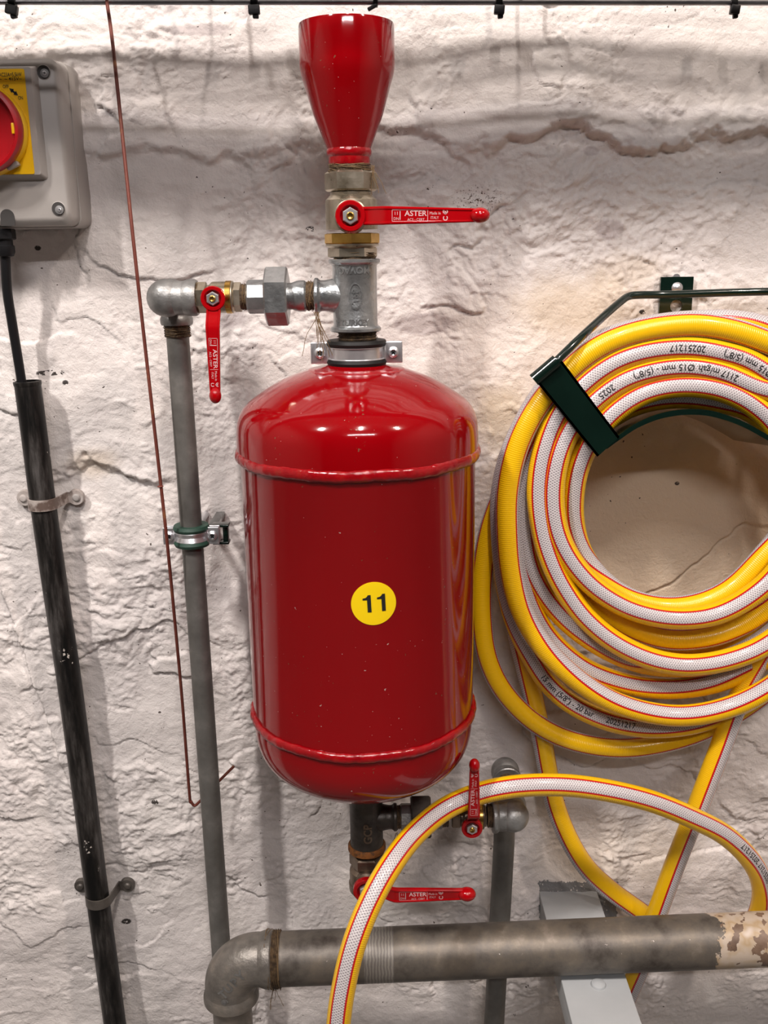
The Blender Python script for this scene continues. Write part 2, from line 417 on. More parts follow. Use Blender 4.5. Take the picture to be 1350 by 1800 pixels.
def catmull(P, n=10):
    """dense Catmull-Rom through rows of a float array"""
    P = np.array(P, float); out = []
    Q = np.vstack([2 * P[0] - P[1], P, 2 * P[-1] - P[-2]])
    for i in range(1, len(Q) - 2):
        p0, p1, p2, p3 = Q[i - 1], Q[i], Q[i + 1], Q[i + 2]
        for k in range(n):
            t = k / n
            out.append(.5 * (2 * p1 + (p2 - p0) * t + (2 * p0 - 5 * p1 + 4 * p2 - p3) * t * t + (3 * p1 - p0 - 3 * p2 + p3) * t ** 3))
    out.append(P[-1]); return np.array(out)
vX, vY, vZ = Vector((1, 0, 0)), Vector((0, 1, 0)), Vector((0, 0, 1))
CAMW = Vector((0, -1, 0))          # away from the wall, into the room

# ------------------------------------------------------------------ wall and room
def perlin(x, z, seed):
    rs = np.random.RandomState(seed); G = rs.rand(256, 256) * 2 * np.pi
    xi = np.floor(x).astype(int); zi = np.floor(z).astype(int); xf = x - xi; zf = z - zi
    u = xf ** 3 * (xf * (xf * 6 - 15) + 10); w = zf ** 3 * (zf * (zf * 6 - 15) + 10)
    def g(a, b, dx, dz):
        t = G[a % 256, b % 256]; return np.cos(t) * dx + np.sin(t) * dz
    n00 = g(xi, zi, xf, zf); n10 = g(xi + 1, zi, xf - 1, zf); n01 = g(xi, zi + 1, xf, zf - 1); n11 = g(xi + 1, zi + 1, xf - 1, zf - 1)
    return ((n00 * (1 - u) + n10 * u) * (1 - w) + (n01 * (1 - u) + n11 * u) * w) * 1.5
def fbm(x, z, f, oct, seed, gain=.5):
    s = np.zeros_like(x); a = 1
    for i in range(oct):
        s += a * perlin(x * f + 17.3 * i, z * f + 9.1 * i, seed + i); f *= 2.03; a *= gain
    return s
def ridge(x, z, f, oct, seed):
    s = np.zeros_like(x); a = 1
    for i in range(oct):
        s += a * (1 - np.abs(perlin(x * f + 5.3 * i, z * f, seed + i)) * 2); f *= 2.1; a *= .5
    return s
def sm(a, b, x):
    t = np.clip((x - a) / (b - a), 0, 1); return t * t * (3 - 2 * t)
def wall_height(x, z):
    wx = x + .016 * fbm(x, z, 9, 3, 11); wz = z + .016 * fbm(x, z, 9, 3, 21)
    h = .012 * fbm(wx, wz * 1.25, 3.3, 3, 31, .42)
    rough = sm(-.10, .36, fbm(x, z, 4.2, 4, 41, .6))
    h += .0025 * fbm(wx, wz * 1.4, 13, 5, 51, .6) * (.25 + .75 * rough)
    b = fbm(wx, wz * 1.3, 34, 5, 61, .62)
    h += .0020 * rough * np.abs(b) * 1.6
    crumb = sm(.02, .40, fbm(x, z, 7, 4, 171, .6))
    h += .0017 * crumb * np.abs(fbm(wx, wz, 75, 4, 181, .65)) + .0010 * rough * fbm(wx, wz, 95, 4, 71, .65)
    h += .0005 * fbm(wx, wz * 1.3, 45, 4, 81, .6)
    # stone edges: flat faces broken by short ragged creases and chipped steps
    for (fx, sd, amp) in ((4.5, 91, .0034), (8, 95, .0018)):
        n = fbm(wx * .8, wz * 1.5, fx, 3, sd) + .07 * fbm(x, z, fx * 7, 4, sd + 3, .6)
        part = sm(-.05, .35, fbm(x, z, 7, 3, sd + 9))
        h -= amp * .7 * np.exp(-(n / .018) ** 2) * part
        h += amp * sm(-.02, .05, n) * (.25 + .75 * part)
    # undercut ledges seen in the upper half (upper stone sits forward of the lower one)
    def ledge(pts, amp, wtop, wlow, xa, xb):
        q = [at(px, py, 0) for px, py in pts]; qx = np.array([p.x for p in q]); qz = np.array([p.z for p in q])
        zl = np.interp(x, qx, qz) + .012 * fbm(x, z, 14, 5, 141, .6)
        s = z - zl; m = sm(xa - .06, xa, x) * (1 - sm(xb, xb + .06, x))
        up = np.exp(-np.clip(s, 0, None) / wtop) * sm(-.006, .005, s)
        lo = -np.exp(-(np.clip(-s, 0, None) / wlow) ** 2) * (1 - sm(-.006, .005, s))
        return m * amp * (up + .6 * lo)
    h += ledge([(860, 262), (960, 232), (1030, 222), (1090, 262), (1180, 272), (1240, 240), (1350, 232)], .010, .05, .05, at(880, 250, 0).x, at(1500, 250, 0).x)
    h += ledge([(700, 225), (760, 222), (830, 300)], .005, .04, .04, at(690, 250, 0).x, at(790, 250, 0).x)
    h += ledge([(120, 275), (250, 262), (450, 262)], .005, .05, .05, at(160, 250, 0).x, at(520, 250, 0).x)
    h += ledge([(90, 835), (150, 810), (220, 835), (330, 850)], .006, .03, .02, at(100, 820, 0).x, at(240, 820, 0).x)
    h += ledge([(0, 1020), (200, 1600), (330, 1640)], .006, .03, .02, at(20, 1020, 0).x, at(100, 1500, 0).x)
    # calm smooth plaster inside the hose ring
    c = at(1170, 900, 0); r = np.sqrt(((x - c.x) / .17) ** 2 + ((z - c.z) / .14) ** 2); k = 1 - sm(.75, 1.15, r)
    calm = .006 * fbm(x, z, 3.3, 2, 31) + .0006 * fbm(x, z, 20, 3, 131)
    # crack across it
    ca, cb = at(1120, 1055, 0), at(1310, 925, 0)
    tt = np.clip((x - ca.x) / (cb.x - ca.x), 0, 1); zc = ca.z + (cb.z - ca.z) * (tt ** 1.3) + .006 * fbm(x, z, 25, 3, 151)
    calm -= .0035 * np.exp(-((z - zc) / .0016) ** 2) * sm(ca.x - .01, ca.x, x) * (1 - sm(cb.x, cb.x + .02, x))
    calm += .0022 * sm(-.003, .003, z - zc) * sm(ca.x - .03, ca.x + .02, x)
    h = h * (1 - k) + calm * k
    return np.clip(h, -.03, .022) - .004
def wall_grid(x0, x1, z0, z1, step):
    nx = int((x1 - x0) / step) + 1; nz = int((z1 - z0) / step) + 1
    return np.linspace(x0, x1, nx), np.linspace(z0, z1, nz)
xs = np.concatenate([np.linspace(-2.0, -.66, 60, endpoint=False), np.linspace(-.66, .66, 780, endpoint=False), np.linspace(.66, 2.0, 61)])
zs = np.concatenate([np.linspace(0, .42, 40, endpoint=False), np.linspace(.42, 1.86, 860, endpoint=False), np.linspace(1.86, 3.05, 61)])
Xg, Zg = np.meshgrid(xs, zs); Hg = wall_height(Xg, Zg)
# let fixings seat: keep the wall behind mounts where they are
nx, nz = len(xs), len(zs)
co = np.empty((nx * nz, 3)); co[:, 0] = Xg.ravel(); co[:, 1] = -Hg.ravel(); co[:, 2] = Zg.ravel()
idx = np.arange(nx * nz).reshape(nz, nx)
quads = np.stack([idx[:-1, :-1], idx[:-1, 1:], idx[1:, 1:], idx[1:, :-1]], -1).reshape(-1, 4)
me = bpy.data.meshes.new('wall_back'); me.vertices.add(len(co)); me.vertices.foreach_set('co', co.ravel())
me.loops.add(quads.size); me.loops.foreach_set('vertex_index', quads.ravel())
me.polygons.add(len(quads)); me.polygons.foreach_set('loop_start', np.arange(0, quads.size, 4))
me.update(calc_edges=True); me.validate()
me.polygons.foreach_set('use_smooth', [True] * len(me.polygons)); me.materials.append(M['wall'])
wall = bpy.data.objects.new('wall_back', me); C.collection.objects.link(wall); struct(wall)
def hw(x, z): return float(wall_height(np.array([[x]]), np.array([[z]]))[0, 0])

RL, RR, RD = -2.0, 2.0, -3.4
for nm, c, sx, sy, sz, mt in (('floor', (0, RD / 2, -.05), 4.2, -RD + .3, .1, 'concrete'), ('ceiling', (0, RD / 2, 3.10), 4.2, -RD + .3, .1, 'room'),
                              ('wall_left', (RL - .05, RD / 2, 1.525), .1, -RD, 3.05, 'room'), ('wall_right', (RR + .05, RD / 2, 1.525), .1, -RD, 3.05, 'room'),
                              ('wall_front', (0, RD - .05, 1.525), 4.2, .1, 3.05, 'dark_room')):
    struct(MB().box(c, sx, abs(sy), sz).build(nm, M[mt], None, 0))

# ------------------------------------------------------------------ fittings library
def fibres(parent, c, n, spread, length, name='hemp_fibre'):
    mb = MB(); c = Vector(c)
    for i in range(n):
        p = c + Vector((random.uniform(-spread, spread), random.uniform(-.3, .3) * spread, 0))
        a = random.uniform(-.5, .5); pts = [p]; L = length * random.uniform(.4, 1)
        for k in range(1, 7):
            a += random.uniform(-.25, .25)
            pts.append(pts[-1] + Vector((math.sin(a), random.uniform(-.2, .1), -math.cos(a))) * L / 6)
        mb.tube(pts, .00028, 5)
    o = mb.build(name, M['fibre'], parent); o['kind'] = 'stuff'; return o
def strands_round(parent, c, axis, r, h, n=18, name='hemp_wrap'):
    """loose strands wound round a threaded joint"""
    x, y, a = ortho(axis); mb = MB(); c = Vector(c)
    for i in range(n):
        t0 = random.uniform(0, 2 * PI); z0 = random.uniform(0, h); pts = []
        L = random.uniform(.6, 2.2); dz = random.uniform(-h, h) * .6
        for k in range(10):
            t = t0 + L * k / 9; rr = r * random.uniform(1.0, 1.07)
            pts.append(c + a * min(max(z0 + dz * k / 9, -.001), h) + (x * math.cos(t) + y * math.sin(t)) * rr)
        mb.tube(pts, .0003, 5)
    o = mb.build(name, M['fibre'], parent); o['kind'] = 'stuff'; return o

def lever(parent, hub, s, h, rd, L, text=True, rise=.085, w=None):
    """red lever: hub disc at hub facing s, arm along h"""
    side = s.cross(h).normalized()
    st = MB().lathe(hub - s * rd * 1.1, s, [(rd * .5, 0), (rd * .5, rd * .9)], 24).build('stem', M['brass'], parent)
    mb = MB()
    mb.lathe(hub - s * rd * .28, s, [(rd * .35, 0), (rd * .93, 0), (rd, rd * .07), (rd, rd * .42), (rd * .94, rd * .5), (rd * .72, rd * .5), (rd * .66, rd * .42), (rd * .62, rd * .18), (rd * .2, rd * .18)], 48)
    w = w or rd * 1.16; t = rd * .30; n = 26; lift = L * rise
    prof = []
    for i in range(n + 1):
        f = i / n; l = rd * .7 + (L - rd * .7 - rd * .55) * f; q = l / L
        off = lift * float(sm(.10, .28, np.array(q)))
        ww = w * (1 - .26 * min(1, max(0, (q - .25) / .65)))
        prof.append((l, off, ww))
    vs = []; fs = []
    cs = [(-.5, -.5), (-.5, .30), (-.44, .5), (-.36, .5), (-.33, .30), (.33, .30), (.36, .5), (.44, .5), (.5, .30), (.5, -.5)]
    m = len(cs)
    for l, off, ww in prof:
        for a, b in cs: vs.append(hub + h * l + s * (off + b * t) + side * (a * ww))
    for i in range(n):
        for k in range(m): fs.append((i * m + k, i * m + (k + 1) % m, (i + 1) * m + (k + 1) % m, (i + 1) * m + k))
    fs.append(tuple(range(m))); fs.append(tuple(n * m + k for k in range(m)))
    mb.add(vs, fs)
    hd = mb.build('lever_handle', M['redhandle'], parent)
    e = hub + h * (L - rd * .62) + s * lift
    MB().ball(e, rd * .66, rd * .50, rd * .56, (h, side, s)).build('grip_end', M['redhandle'], hd)
    nt_ = MB().hexnut(hub - s * rd * .1, s, rd * .48, rd * .42, 6)
    nt_.build('lock_nut', M['zinc'], parent)
    MB().lathe(hub + s * rd * .3, s, [(rd * .26, 0), (rd * .26, rd * .1), (rd * .2, rd * .14), (rd * .08, rd * .10)], 20).build('spindle_tip', M['gold'], parent)
    if text:
        tb = MB(); o = lambda q, yy=0: hub + h * (L * q) + s * (lift + t * .34) + side * (yy * rd)
        # reading direction runs along the arm; letters stand on the -side edge
        T0, T1 = text
        m = lambda u: T0 + (T1 - T0) * u
        def fit(txt, ua, ub, yc, hgt, bold=0.0):
            v, f = text_faces(txt, 1.0, bold); xs1 = [p[0] for p in v]; ys1 = [p[1] for p in v]
            ax_, bx_, ay_, by_ = min(xs1), max(xs1), min(ys1), max(ys1); qa, qb = m(ua) * L, m(ub) * L
            base_ = o(0, yc) ; tb.add([base_ + h * (qa + (p - ax_) / (bx_ - ax_) * (qb - qa)) + side * ((r_ - ay_) / (by_ - ay_) - .5) * hgt * rd for p, r_ in v], f)
        fit('ASTER', .22, .61, .13, .34, .012); fit('ACS - CERT', .27, .57, -.26, .17)
        fit('Made in', .66, .85, .14, .18); fit('ITALY', .68, .82, -.14, .17)
        fit('11', .05, .10, .13, .2); fit('DN', .03, .12, -.2, .17)
        put_text(tb, 'C', rd * .42, o(m(.94), -.2), side, -h, rd * .01); put_text(tb, '\u20ac', rd * .42, o(m(.94), .2), side, -h, rd * .01)
        def frame(q0, q1, y0, y1, th=.03):
            for (qa, qb, ya, yb) in ((q0, q1, y0, y0 + th), (q0, q1, y1 - th, y1), (q0, q0 + th * rd / L, y0, y1), (q1 - th * rd / L, q1, y0, y1)):
                tb.add([o(qa, ya), o(qb, ya), o(qb, yb), o(qa, yb)], [(0, 1, 2, 3)])
        frame(m(0), m(.63), -.38, .36)
        frame(m(.135), m(.15), -.3, .3)
        tb.build('lettering', M['white_ink'], hd, 0)
    return hd

def ball_valve(c, f, s, h, R, rd, L, label, mats=('brass', 'gold'), e0=1.5, e1=1.5, text=(.30, .71), rise=.085):
    """c: crossing of flow axis and stem; f flow direction; s stem direction; h lever direction"""
    t = thing('ball_valve', c, label, 'valve', 'red lever ball valves')
    mb = MB()
    mb.lathe(c - f * R * (e0 - .75), f, [(R * .80, 0), (R * .80, R * .1), (R * .98, R * .28), (R, R * .4), (R, R * 1.35), (R * .9, R * 1.35)], 56)
    mb.lathe(c - s * R * 0, s, [(R * .62, R * .3), (R * .62, R * 1.02), (R * .5, R * 1.1), (R * .5, R * 1.25)], 32)
    mb.box(c - f * R * .1, R * 2.02 * .12, R * 1.0, R * 2.0, (f.cross(s), s, f), R * .03)
    mb.build('valve_body', M[mats[0]], t)
    MB().lathe(c + f * R * .58, f, [(R * .98, 0), (R * 1.05, R * .03), (R * 1.05, R * .36), (R * .98, R * .42)], 8 if R > .02 else 48).build('brass_ring', M[mats[1]], t)
    MB().hexnut(c - f * R * e0, f, R * .86, R * .72, 6, s.cross(f) , .10).build('end_nut', M[mats[0]], t)
    MB().lathe(c + f * R * .98, f, [(R * 1.03, 0), (R * 1.03, R * .07), (R * .86, R * .16), (R * .8, R * .2)], 48).build('end_collar', M[mats[0]], t)
    MB().hexnut(c + f * R * 1.1, f, R * .82, R * (e1 - 1.1), 6, s.cross(f), .10).build('end_nut', M[mats[0]], t)
    lever(t, c + s * (R + rd * .85), s, h, rd, L, text, rise)
    return t

def elbow_mesh(mb, corner, a, b, r, bend, seg=40, rim=1.18, rl=None):
    """a, b: unit directions from the corner to the two mouths"""
    a, b = Vector(a), Vector(b); rl = rl or r * .42; n = 16
    pts = []
    p0 = corner + a * bend; p1 = corner + b * bend; cc = corner + a * bend + b * bend
    for i in range(n + 1):
        t = i / n * PI / 2; pts.append(cc - b * bend * math.cos(t) - a * bend * math.sin(t))
    mb.tube([p0 + a * rl] + pts + [p1 + b * rl], r, seg)
    for p, d in ((p0, a), (p1, b)):
        mb.lathe(p + d * rl * .3, d, [(r, 0), (r * rim * .97, rl * .25), (r * rim, rl * .45), (r * rim, rl * .85), (r * rim * .94, rl), (r * .8, rl)], seg)
    return mb

def cyl_text(mb, txt, size, o, axis, r, ang0, z0, rot=0, bold=0, lift=.0002, sx=1.0, ref=None):
    """lettering wrapped on a cylinder. o, axis: its axis; ang0 from the wall's outward side"""
    v, f = fine_text(txt, size, size * .25, bold, .0009); x, y, a = ortho(axis)
    if ref is not None: x = Vector(ref); y = a.cross(x)
    cr_, sr_ = math.cos(rot), math.sin(rot); o = Vector(o); out = []
    for p, q, zz in v:
        p *= sx; p, q = p * cr_ - q * sr_, p * sr_ + q * cr_
        t = ang0 + p / r
        out.append(o + a * (z0 + q) + (x * math.cos(t) + y * math.sin(t)) * (r + lift - .0005 + zz))
    mb.add(out, f)

# ------------------------------------------------------------------ the pressure tank
DA = .135                              # axis of tank and fittings, in front of the wall
TX = at(630, 820, DA).x
def AZ(py): return at(638, py, DA).z   # height on the tank axis plane
def PX(n, py, d=DA): return n * S(640, py, d)
cz = CAM_H
zb1, zb2 = cz - .1863, cz - .4585
A0 = Vector((TX, -DA, 0))
tank = thing('pressure_tank', (TX, -DA, cz - .55), 'large glossy red cylindrical pressure tank with a yellow number 11 sticker', 'tank')
RB, RC = .1150, .1177
prof = [(.030, cz - .548), (.055, cz - .541), (.082, cz - .5275), (.098, cz - .516), (.107, cz - .505), (.112, cz - .492), (.114, cz - .479), (.1145, cz - .466), (RB, zb2), (RB, zb1 - .002),
        (RC, zb1 + .003), (RC, cz - .170), (.1167, cz - .157), (.1130, cz - .1465), (.1063, cz - .138), (.097, cz - .1310), (.083, cz - .1220), (.068, cz - .1145), (.050, cz - .1080), (.036, cz - .1045), (.0275, cz - .1020), (.0222, cz - .0985), (.0212, cz - .094), (.0212, cz - .088)]
def smooth_prof(p, n=4):
    q = catmull(p, n); return [tuple(x) for x in q]
pa = [(r, z) for r, z in prof]
MB().lathe(A0, vZ, smooth_prof(pa[:9], 4) + [pa[9]] + smooth_prof(pa[10:], 4), 160).build('tank_shell', M['red'], tank, 50)
def bead(z, r0, w, name):
    mb = MB(); seg = 260; rows = 12; vs = []; fs = []
    xs_, ys_, _ = ortho(vZ)
    for i in range(rows):
        u = 2 * PI * i / rows
        for k in range(seg):
            t = 2 * PI * k / seg
            wob = .00022 * math.sin(t * 31) + .0002 * math.sin(t * 57 + 2) + .00015 * math.sin(t * 97 + i)
            rr = r0 + (w * .62 + wob) * math.cos(u); zz = z + (w + wob) * math.sin(u) + .0005 * math.sin(t * 9)
            vs.append(A0 + vZ * zz + (xs_ * math.cos(t) + ys_ * math.sin(t)) * rr)
    for i in range(rows):
        for k in range(seg):
            k2 = (k + 1) % seg; i2 = (i + 1) % rows; fs.append((i * seg + k, i * seg + k2, i2 * seg + k2, i2 * seg + k))
    o = mb.add(vs, fs).build(name, M['weld'], tank, 0)
    o.data.polygons.foreach_set('use_smooth', [True] * len(o.data.polygons)); return o
bead(zb1, RB + .0015, .0058, 'weld_bead'); bead(zb2, RB + .0006, .0050, 'weld_bead')
# welded pad plate round the neck
MB().lathe(A0, vZ, [(.0465, cz - .1125), (.0475, cz - .1075), (.0455, cz - .1060), (.030, cz - .1035)], 64).build('neck_pad', M['weld'], tank)
# the round sticker
sc = at(657, 1061, DA + RB); ang = math.asin(max(-1, min(1, (sc.x - TX) / RB)))
sc = Vector((sc.x, 0, at(657, 1061, DA + RB * math.cos(ang)).z)); rs = 40 * S(657, 1061, DA + RB)
def on_tank(p, q, lift):
    t = ang + p / RB; return Vector((TX + (RB + lift) * math.sin(t), -DA - (RB + lift) * math.cos(t), sc.z + q))
vs = [on_tank(0, 0, .0006)]; fs = []
for j in range(1, 9):
    for k in range(64):
        t = 2 * PI * k / 64; vs.append(on_tank(rs * j / 8 * math.cos(t), rs * j / 8 * math.sin(t), .0006 if j < 8 else .0005))
for k in range(64):
    fs.append((0, 1 + k, 1 + (k + 1) % 64))
    for j in range(7): fs.append((1 + j * 64 + k, 1 + (j + 1) * 64 + k, 1 + (j + 1) * 64 + (k + 1) % 64, 1 + j * 64 + (k + 1) % 64))
for k in range(64):   # rim edge down to the paint
    t = 2 * PI * k / 64; vs.append(on_tank(rs * math.cos(t), rs * math.sin(t), 0))
for k in range(64): fs.append((1 + 7 * 64 + k, 1 + 8 * 64 + k, 1 + 8 * 64 + (k + 1) % 64, 1 + 7 * 64 + (k + 1) % 64))
stk = MB().add(vs, fs).build('number_sticker', M['sticker'], tank, 60)
def glyph_one(cx_, h_, w_):
    # a sans-serif 1 with a curved flag; stem w_ wide, right aligned at cx_
    pts_ = [(cx_ - w_, -h_ / 2), (cx_, -h_ / 2), (cx_, h_ / 2), (cx_ - w_ * .75, h_ / 2), (cx_ - w_ * .95, h_ * .42), (cx_ - w_ * 1.35, h_ * .35), (cx_ - w_ * 2.15, h_ * .32), (cx_ - w_ * 2.15, h_ * .22), (cx_ - w_, h_ * .22)]
    return pts_, [(0, 1, 2, 8), (8, 2, 3, 4), (8, 4, 5), (8, 5, 6, 7)]
v, f = [], []
for cx_ in (-rs * .12, rs * .50):
    pv, pf = glyph_one(cx_, rs * .80, rs * .165); n0 = len(v); v += pv; f += [tuple(q + n0 for q in t_) for t_ in pf]
ca_, sa_ = math.cos(.04), math.sin(.04); v = [(p * ca_ - q * sa_, p * sa_ + q * ca_) for p, q in v]
MB().add([on_tank(p * 1.02, q + .0006, .0010) for p, q in v], f).build('number_11', M['ink'], stk, 0)

# ------------------------------------------------------------------ funnel
zr = cz + .1958; fx = at(608, 60, DA).x
FO = Vector((at(611, 150, DA).x, -DA, 0))
z1, z2, z3 = AZ(130), AZ(266), AZ(290)
r1, r2 = .0424, PX(37, 270)
t = thing('fill_funnel', (FO.x, FO.y, z3), 'glossy red painted steel funnel at the top of the pipework', 'funnel')
pr = [(r2, z2), (r2 + .001, z2 + .003), ((r1 + r2) / 2 + .0005, (z1 + z2) / 2 - .002), (r1 - .0042, z1 - .011), (r1 - .0016, z1 - .003), (r1 - .0003, z1 + .003), (r1, z1 + .008), (r1, zr - .002), (r1 - .0006, zr), (r1 - .0018, zr), (r1 - .0024, zr - .002),
      (r1 - .0028, z1 + .004), ((r1 + r2) / 2 - .002, (z1 + z2) / 2), (r2 - .003, z2)]
MB().lathe(FO, vZ, pr, 96).build('funnel_cone', M['red'], t, 40)
MB().lathe(FO, vZ, [(r2 - .003, z3), (r2 - .001, z3), (r2 - .0002, z3 + .002), (r2 - .0004, z2 - .005), (r2 + .0012, z2 - .003), (r2 + .0016, z2), (r2 + .0004, z2 + .003)], 96, noise_=.004).build('weld_collar', M['weld'], t)
# threaded nipple with hemp
tn = thing('pipe_nipple', (FO.x, -DA, AZ(304)), 'brown hemp-wrapped threaded nipple directly under the red funnel', 'pipe fitting', 'hemp-sealed pipe joints')
NX = Vector((at(615, 297, DA).x, -DA, 0))
MB().lathe(NX, vZ, [(PX(34, 297), AZ(306)), (PX(35, 297), AZ(300)), (PX(35, 297), z3)], 48, noise_=.01).build('threaded_tube', M['hemp'], tn)
strands_round(tn, NX + vZ * AZ(303), vZ, PX(36, 297), AZ(289) - AZ(303), 34)
fibres(tn, NX + Vector((.021, -.008, AZ(292))), 6, .003, .030, 'loose_hemp')

# ------------------------------------------------------------------ big top valve
s = CAMW.copy()
cv = Vector((at(618, 380, DA).x, -DA, AZ(382)))
R1 = PX(46, 380); rd1 = 27 * S(617, 380, DA + .045)
ball_valve(cv, -vZ, s, (vX * math.cos(.012) - vZ * math.sin(.012)), R1, rd1, .1225, 'large valve under the funnel, its red lever pointing right', ('brass', 'gold'), 1.66, 1.48)

# ------------------------------------------------------------------ galvanised tee under it
def tee(c, zt, zb, r, rimr, brdir, brl, brr, label, mt, group, name='pipe_tee'):
    t = thing(name, (c.x, c.y, zb), label, 'pipe fitting', group)
    mb = MB(); H = zt - zb; k = min(.010, H * .1)
    e = .0042
    ri = [(-.0010, 0), (0, .2), (0, .75), (-.0009, 1.0)]
    q = [(r * .8, 0)] + [(rimr + a, b * e) for a, b in ri] + [(r + .0006, e * 1.22), (r, e * 1.6), (r * .995, H / 2), (r, H - e * 1.6), (r + .0006, H - e * 1.22)] + [(rimr + a, H - b * e) for a, b in ri[::-1]] + [(r * .8, H)]
    mb.lathe(Vector((c.x, c.y, zb)), vZ, q, 64)
    q = [(brr * .98, 0), (brr * .98, r * .9), (brr * .90, r + (brl - r) * .22), (brr * .86, r + (brl - r) * .45), (brr * .86, brl - e * 1.5), (brr * .9, brl - e * 1.15)] + [(brr + a, brl - b * e) for a, b in ri[::-1]] + [(brr * .7, brl)]
    mb.lathe(Vector((c.x, c.y, c.z)), brdir, q, 48)
    # soft web where the branch leaves the run
    for q in (1.25, 1.12): pass
    mb.build('tee_body', M[mt], t); return t
cT = Vector((at(624, 517, DA).x, -DA, AZ(519)))
t = tee(cT, AZ(455), AZ(582), PX(39, 520), PX(45, 520), -vX, cT.x - at(553, 518, DA).x, PX(31, 518), 'bright galvanised tee above the tank clamp, side branch pointing left', 'galv_bright', 'pipe tees')
tb = MB(); rT = PX(39, 520)
OT = Vector((cT.x, cT.y, 0))
cyl_text(tb, 'MOVAG', .0085, OT, vZ, rT, .0, AZ(474), PI, .0003, .0001)
cyl_text(tb, 'TSP', .0085, OT, vZ, rT, .05, AZ(519), PI / 2, .0003, .0002)
cyl_text(tb, 'TURKEY', .0078, OT, vZ, rT, .0, AZ(565), 0, .0003, .0001)
for k in range(40):
    t0, t1 = 2 * PI * k / 40, 2 * PI * (k + 1) / 40; q = []
    for (tt, e) in ((t0, 1), (t1, 1), (t1, .86), (t0, .86)):
        aa = .05 + .0064 * e * math.cos(tt) / rT; x_, y_, _ = ortho(vZ)
        q.append(OT + vZ * (AZ(519) + .0125 * e * math.sin(tt)) + (x_ * math.cos(aa) + y_ * math.sin(aa)) * (rT + .0006))
    tb.add(q, [(0, 1, 2, 3)])
tb.build('cast_lettering', M['galv_bright'], t, 0)
# joint between valve and tee
def joint(o, axis, r, l, label, n=16, mt='hemp', group='hemp-sealed pipe joints'):
    t = thing('pipe_nipple', Vector(o), label, 'pipe fitting', group)
    x, y, a = ortho(axis); m = max(4, int(l / .0012)); pr = []
    for i in range(m + 1): pr.append((r * (1 + (.03 if i % 2 else -.02)), l * i / m))
    MB().lathe(o, axis, pr, 40, noise_=.012).build('threaded_tube', M[mt], t)
    if n: strands_round(t, o, axis, r * 1.02, l, n)
    return t
joint(Vector((cT.x, -DA, AZ(457))), vZ, PX(36, 450), AZ(444) - AZ(457), 'dark threaded nipple between the large top valve and the tee', 12)
jt = joint(Vector((cT.x + .0015, -DA, AZ(602))), vZ, PX(33, 590), AZ(580) - AZ(602), 'dark threaded nipple between the upper tee and the tank clamp', 10)
# ------------------------------------------------------------------ clamp on the tank neck
def pipe_clamp(c, r, hgt, earw, earh, label, rub, metal, ridge_=False, yaw=0, mirror=1, bracket=None):
    t = thing('pipe_clamp', c, label, 'pipe clamp', 'pipe clamps')
    c = Vector(c); q = hgt / 2
    if ridge_:
        pr = [(r + .0015, -q * .9), (r + .004, -q * .9), (r + .0055, -q * .5), (r + .0035, 0), (r + .0055, q * .5), (r + .004, q * .9), (r + .0015, q * .9)]
    else:
        pr = [(r + .0015, -q), (r + .003, -q), (r + .0055, -q * .75), (r + .0055, -q * .55), (r + .004, -q * .5), (r + .004, q * .5), (r + .0055, q * .55), (r + .0055, q * .75), (r + .003, q), (r + .0015, q)]
    mb = MB().lathe(c, vZ, pr, 64)
    ax = (vX, vY, vZ)
    for sg in (-1, 1):
        mb.box(c + vX * sg * (r + .002 + earw / 2) - vY * .0035, earw, .0022, earh, ax, .0008)
        mb.box(c + vX * sg * (r + .002 + earw / 2) + vY * .0035, earw, .0022, earh, ax, .0008)
        mb.box(c + vX * sg * (r + .003) - vY * .003, .006, .006, earh * .96, ax, .002)
    mb.build('clamp_band', M[metal], t)
    for sg in (-1, 1):
        rb = MB().lathe(c + vZ * sg * q * .9, vZ, [(r - .0003, -.003), (r + .0055, -.003), (r + .0068, 0), (r + .0055, .003), (r - .0003, .003)], 64)
        rb.build('rubber_lining', M[rub], t)
        o = c + vX * sg * (r + .002 + earw * .55) - vY * .0046
        sb = MB().lathe(o, -vY, [(.0055, 0), (.0055, .0006), (.0048, .0022), (.0030, .0032), (.0028, .0022), (.0008, .0015)], 28)
        scr = sb.build('clamp_screw', M['zinc'], t)
        xb = MB().box(o - vY * .0028, .0042, .0008, .0011, (Vector((1, 0, 1)).normalized(), vY, Vector((-1, 0, 1)).normalized()))
        xb.box(o - vY * .0028, .0011, .0008, .0042, (Vector((1, 0, 1)).normalized(), vY, Vector((-1, 0, 1)).normalized()))
        xb.build('cross_slot', M['rubber'], scr, 0)
        MB().lathe(o + vY * .012, -vY, [(.0026, 0), (.0026, .011)], 14).build('clamp_bolt', M['zinc'], t)
    # stand-off rod to the wall
    MB().lathe(c + vY * (r + .003), vY, [(.006, 0), (.006, .006), (.004, .007), (.004, -c.y - r - .003 + .012)], 20).build('wall_rod', M['zinc'], t)
    return t
ck = Vector((at(627, 618, DA).x, -DA, AZ(619)))
pipe_clamp(ck, .0222, PX(36, 620), PX(36, 620), PX(37, 620), 'shiny zinc two-screw clamp gripping the red tank neck', 'rubber', 'zinc', False)

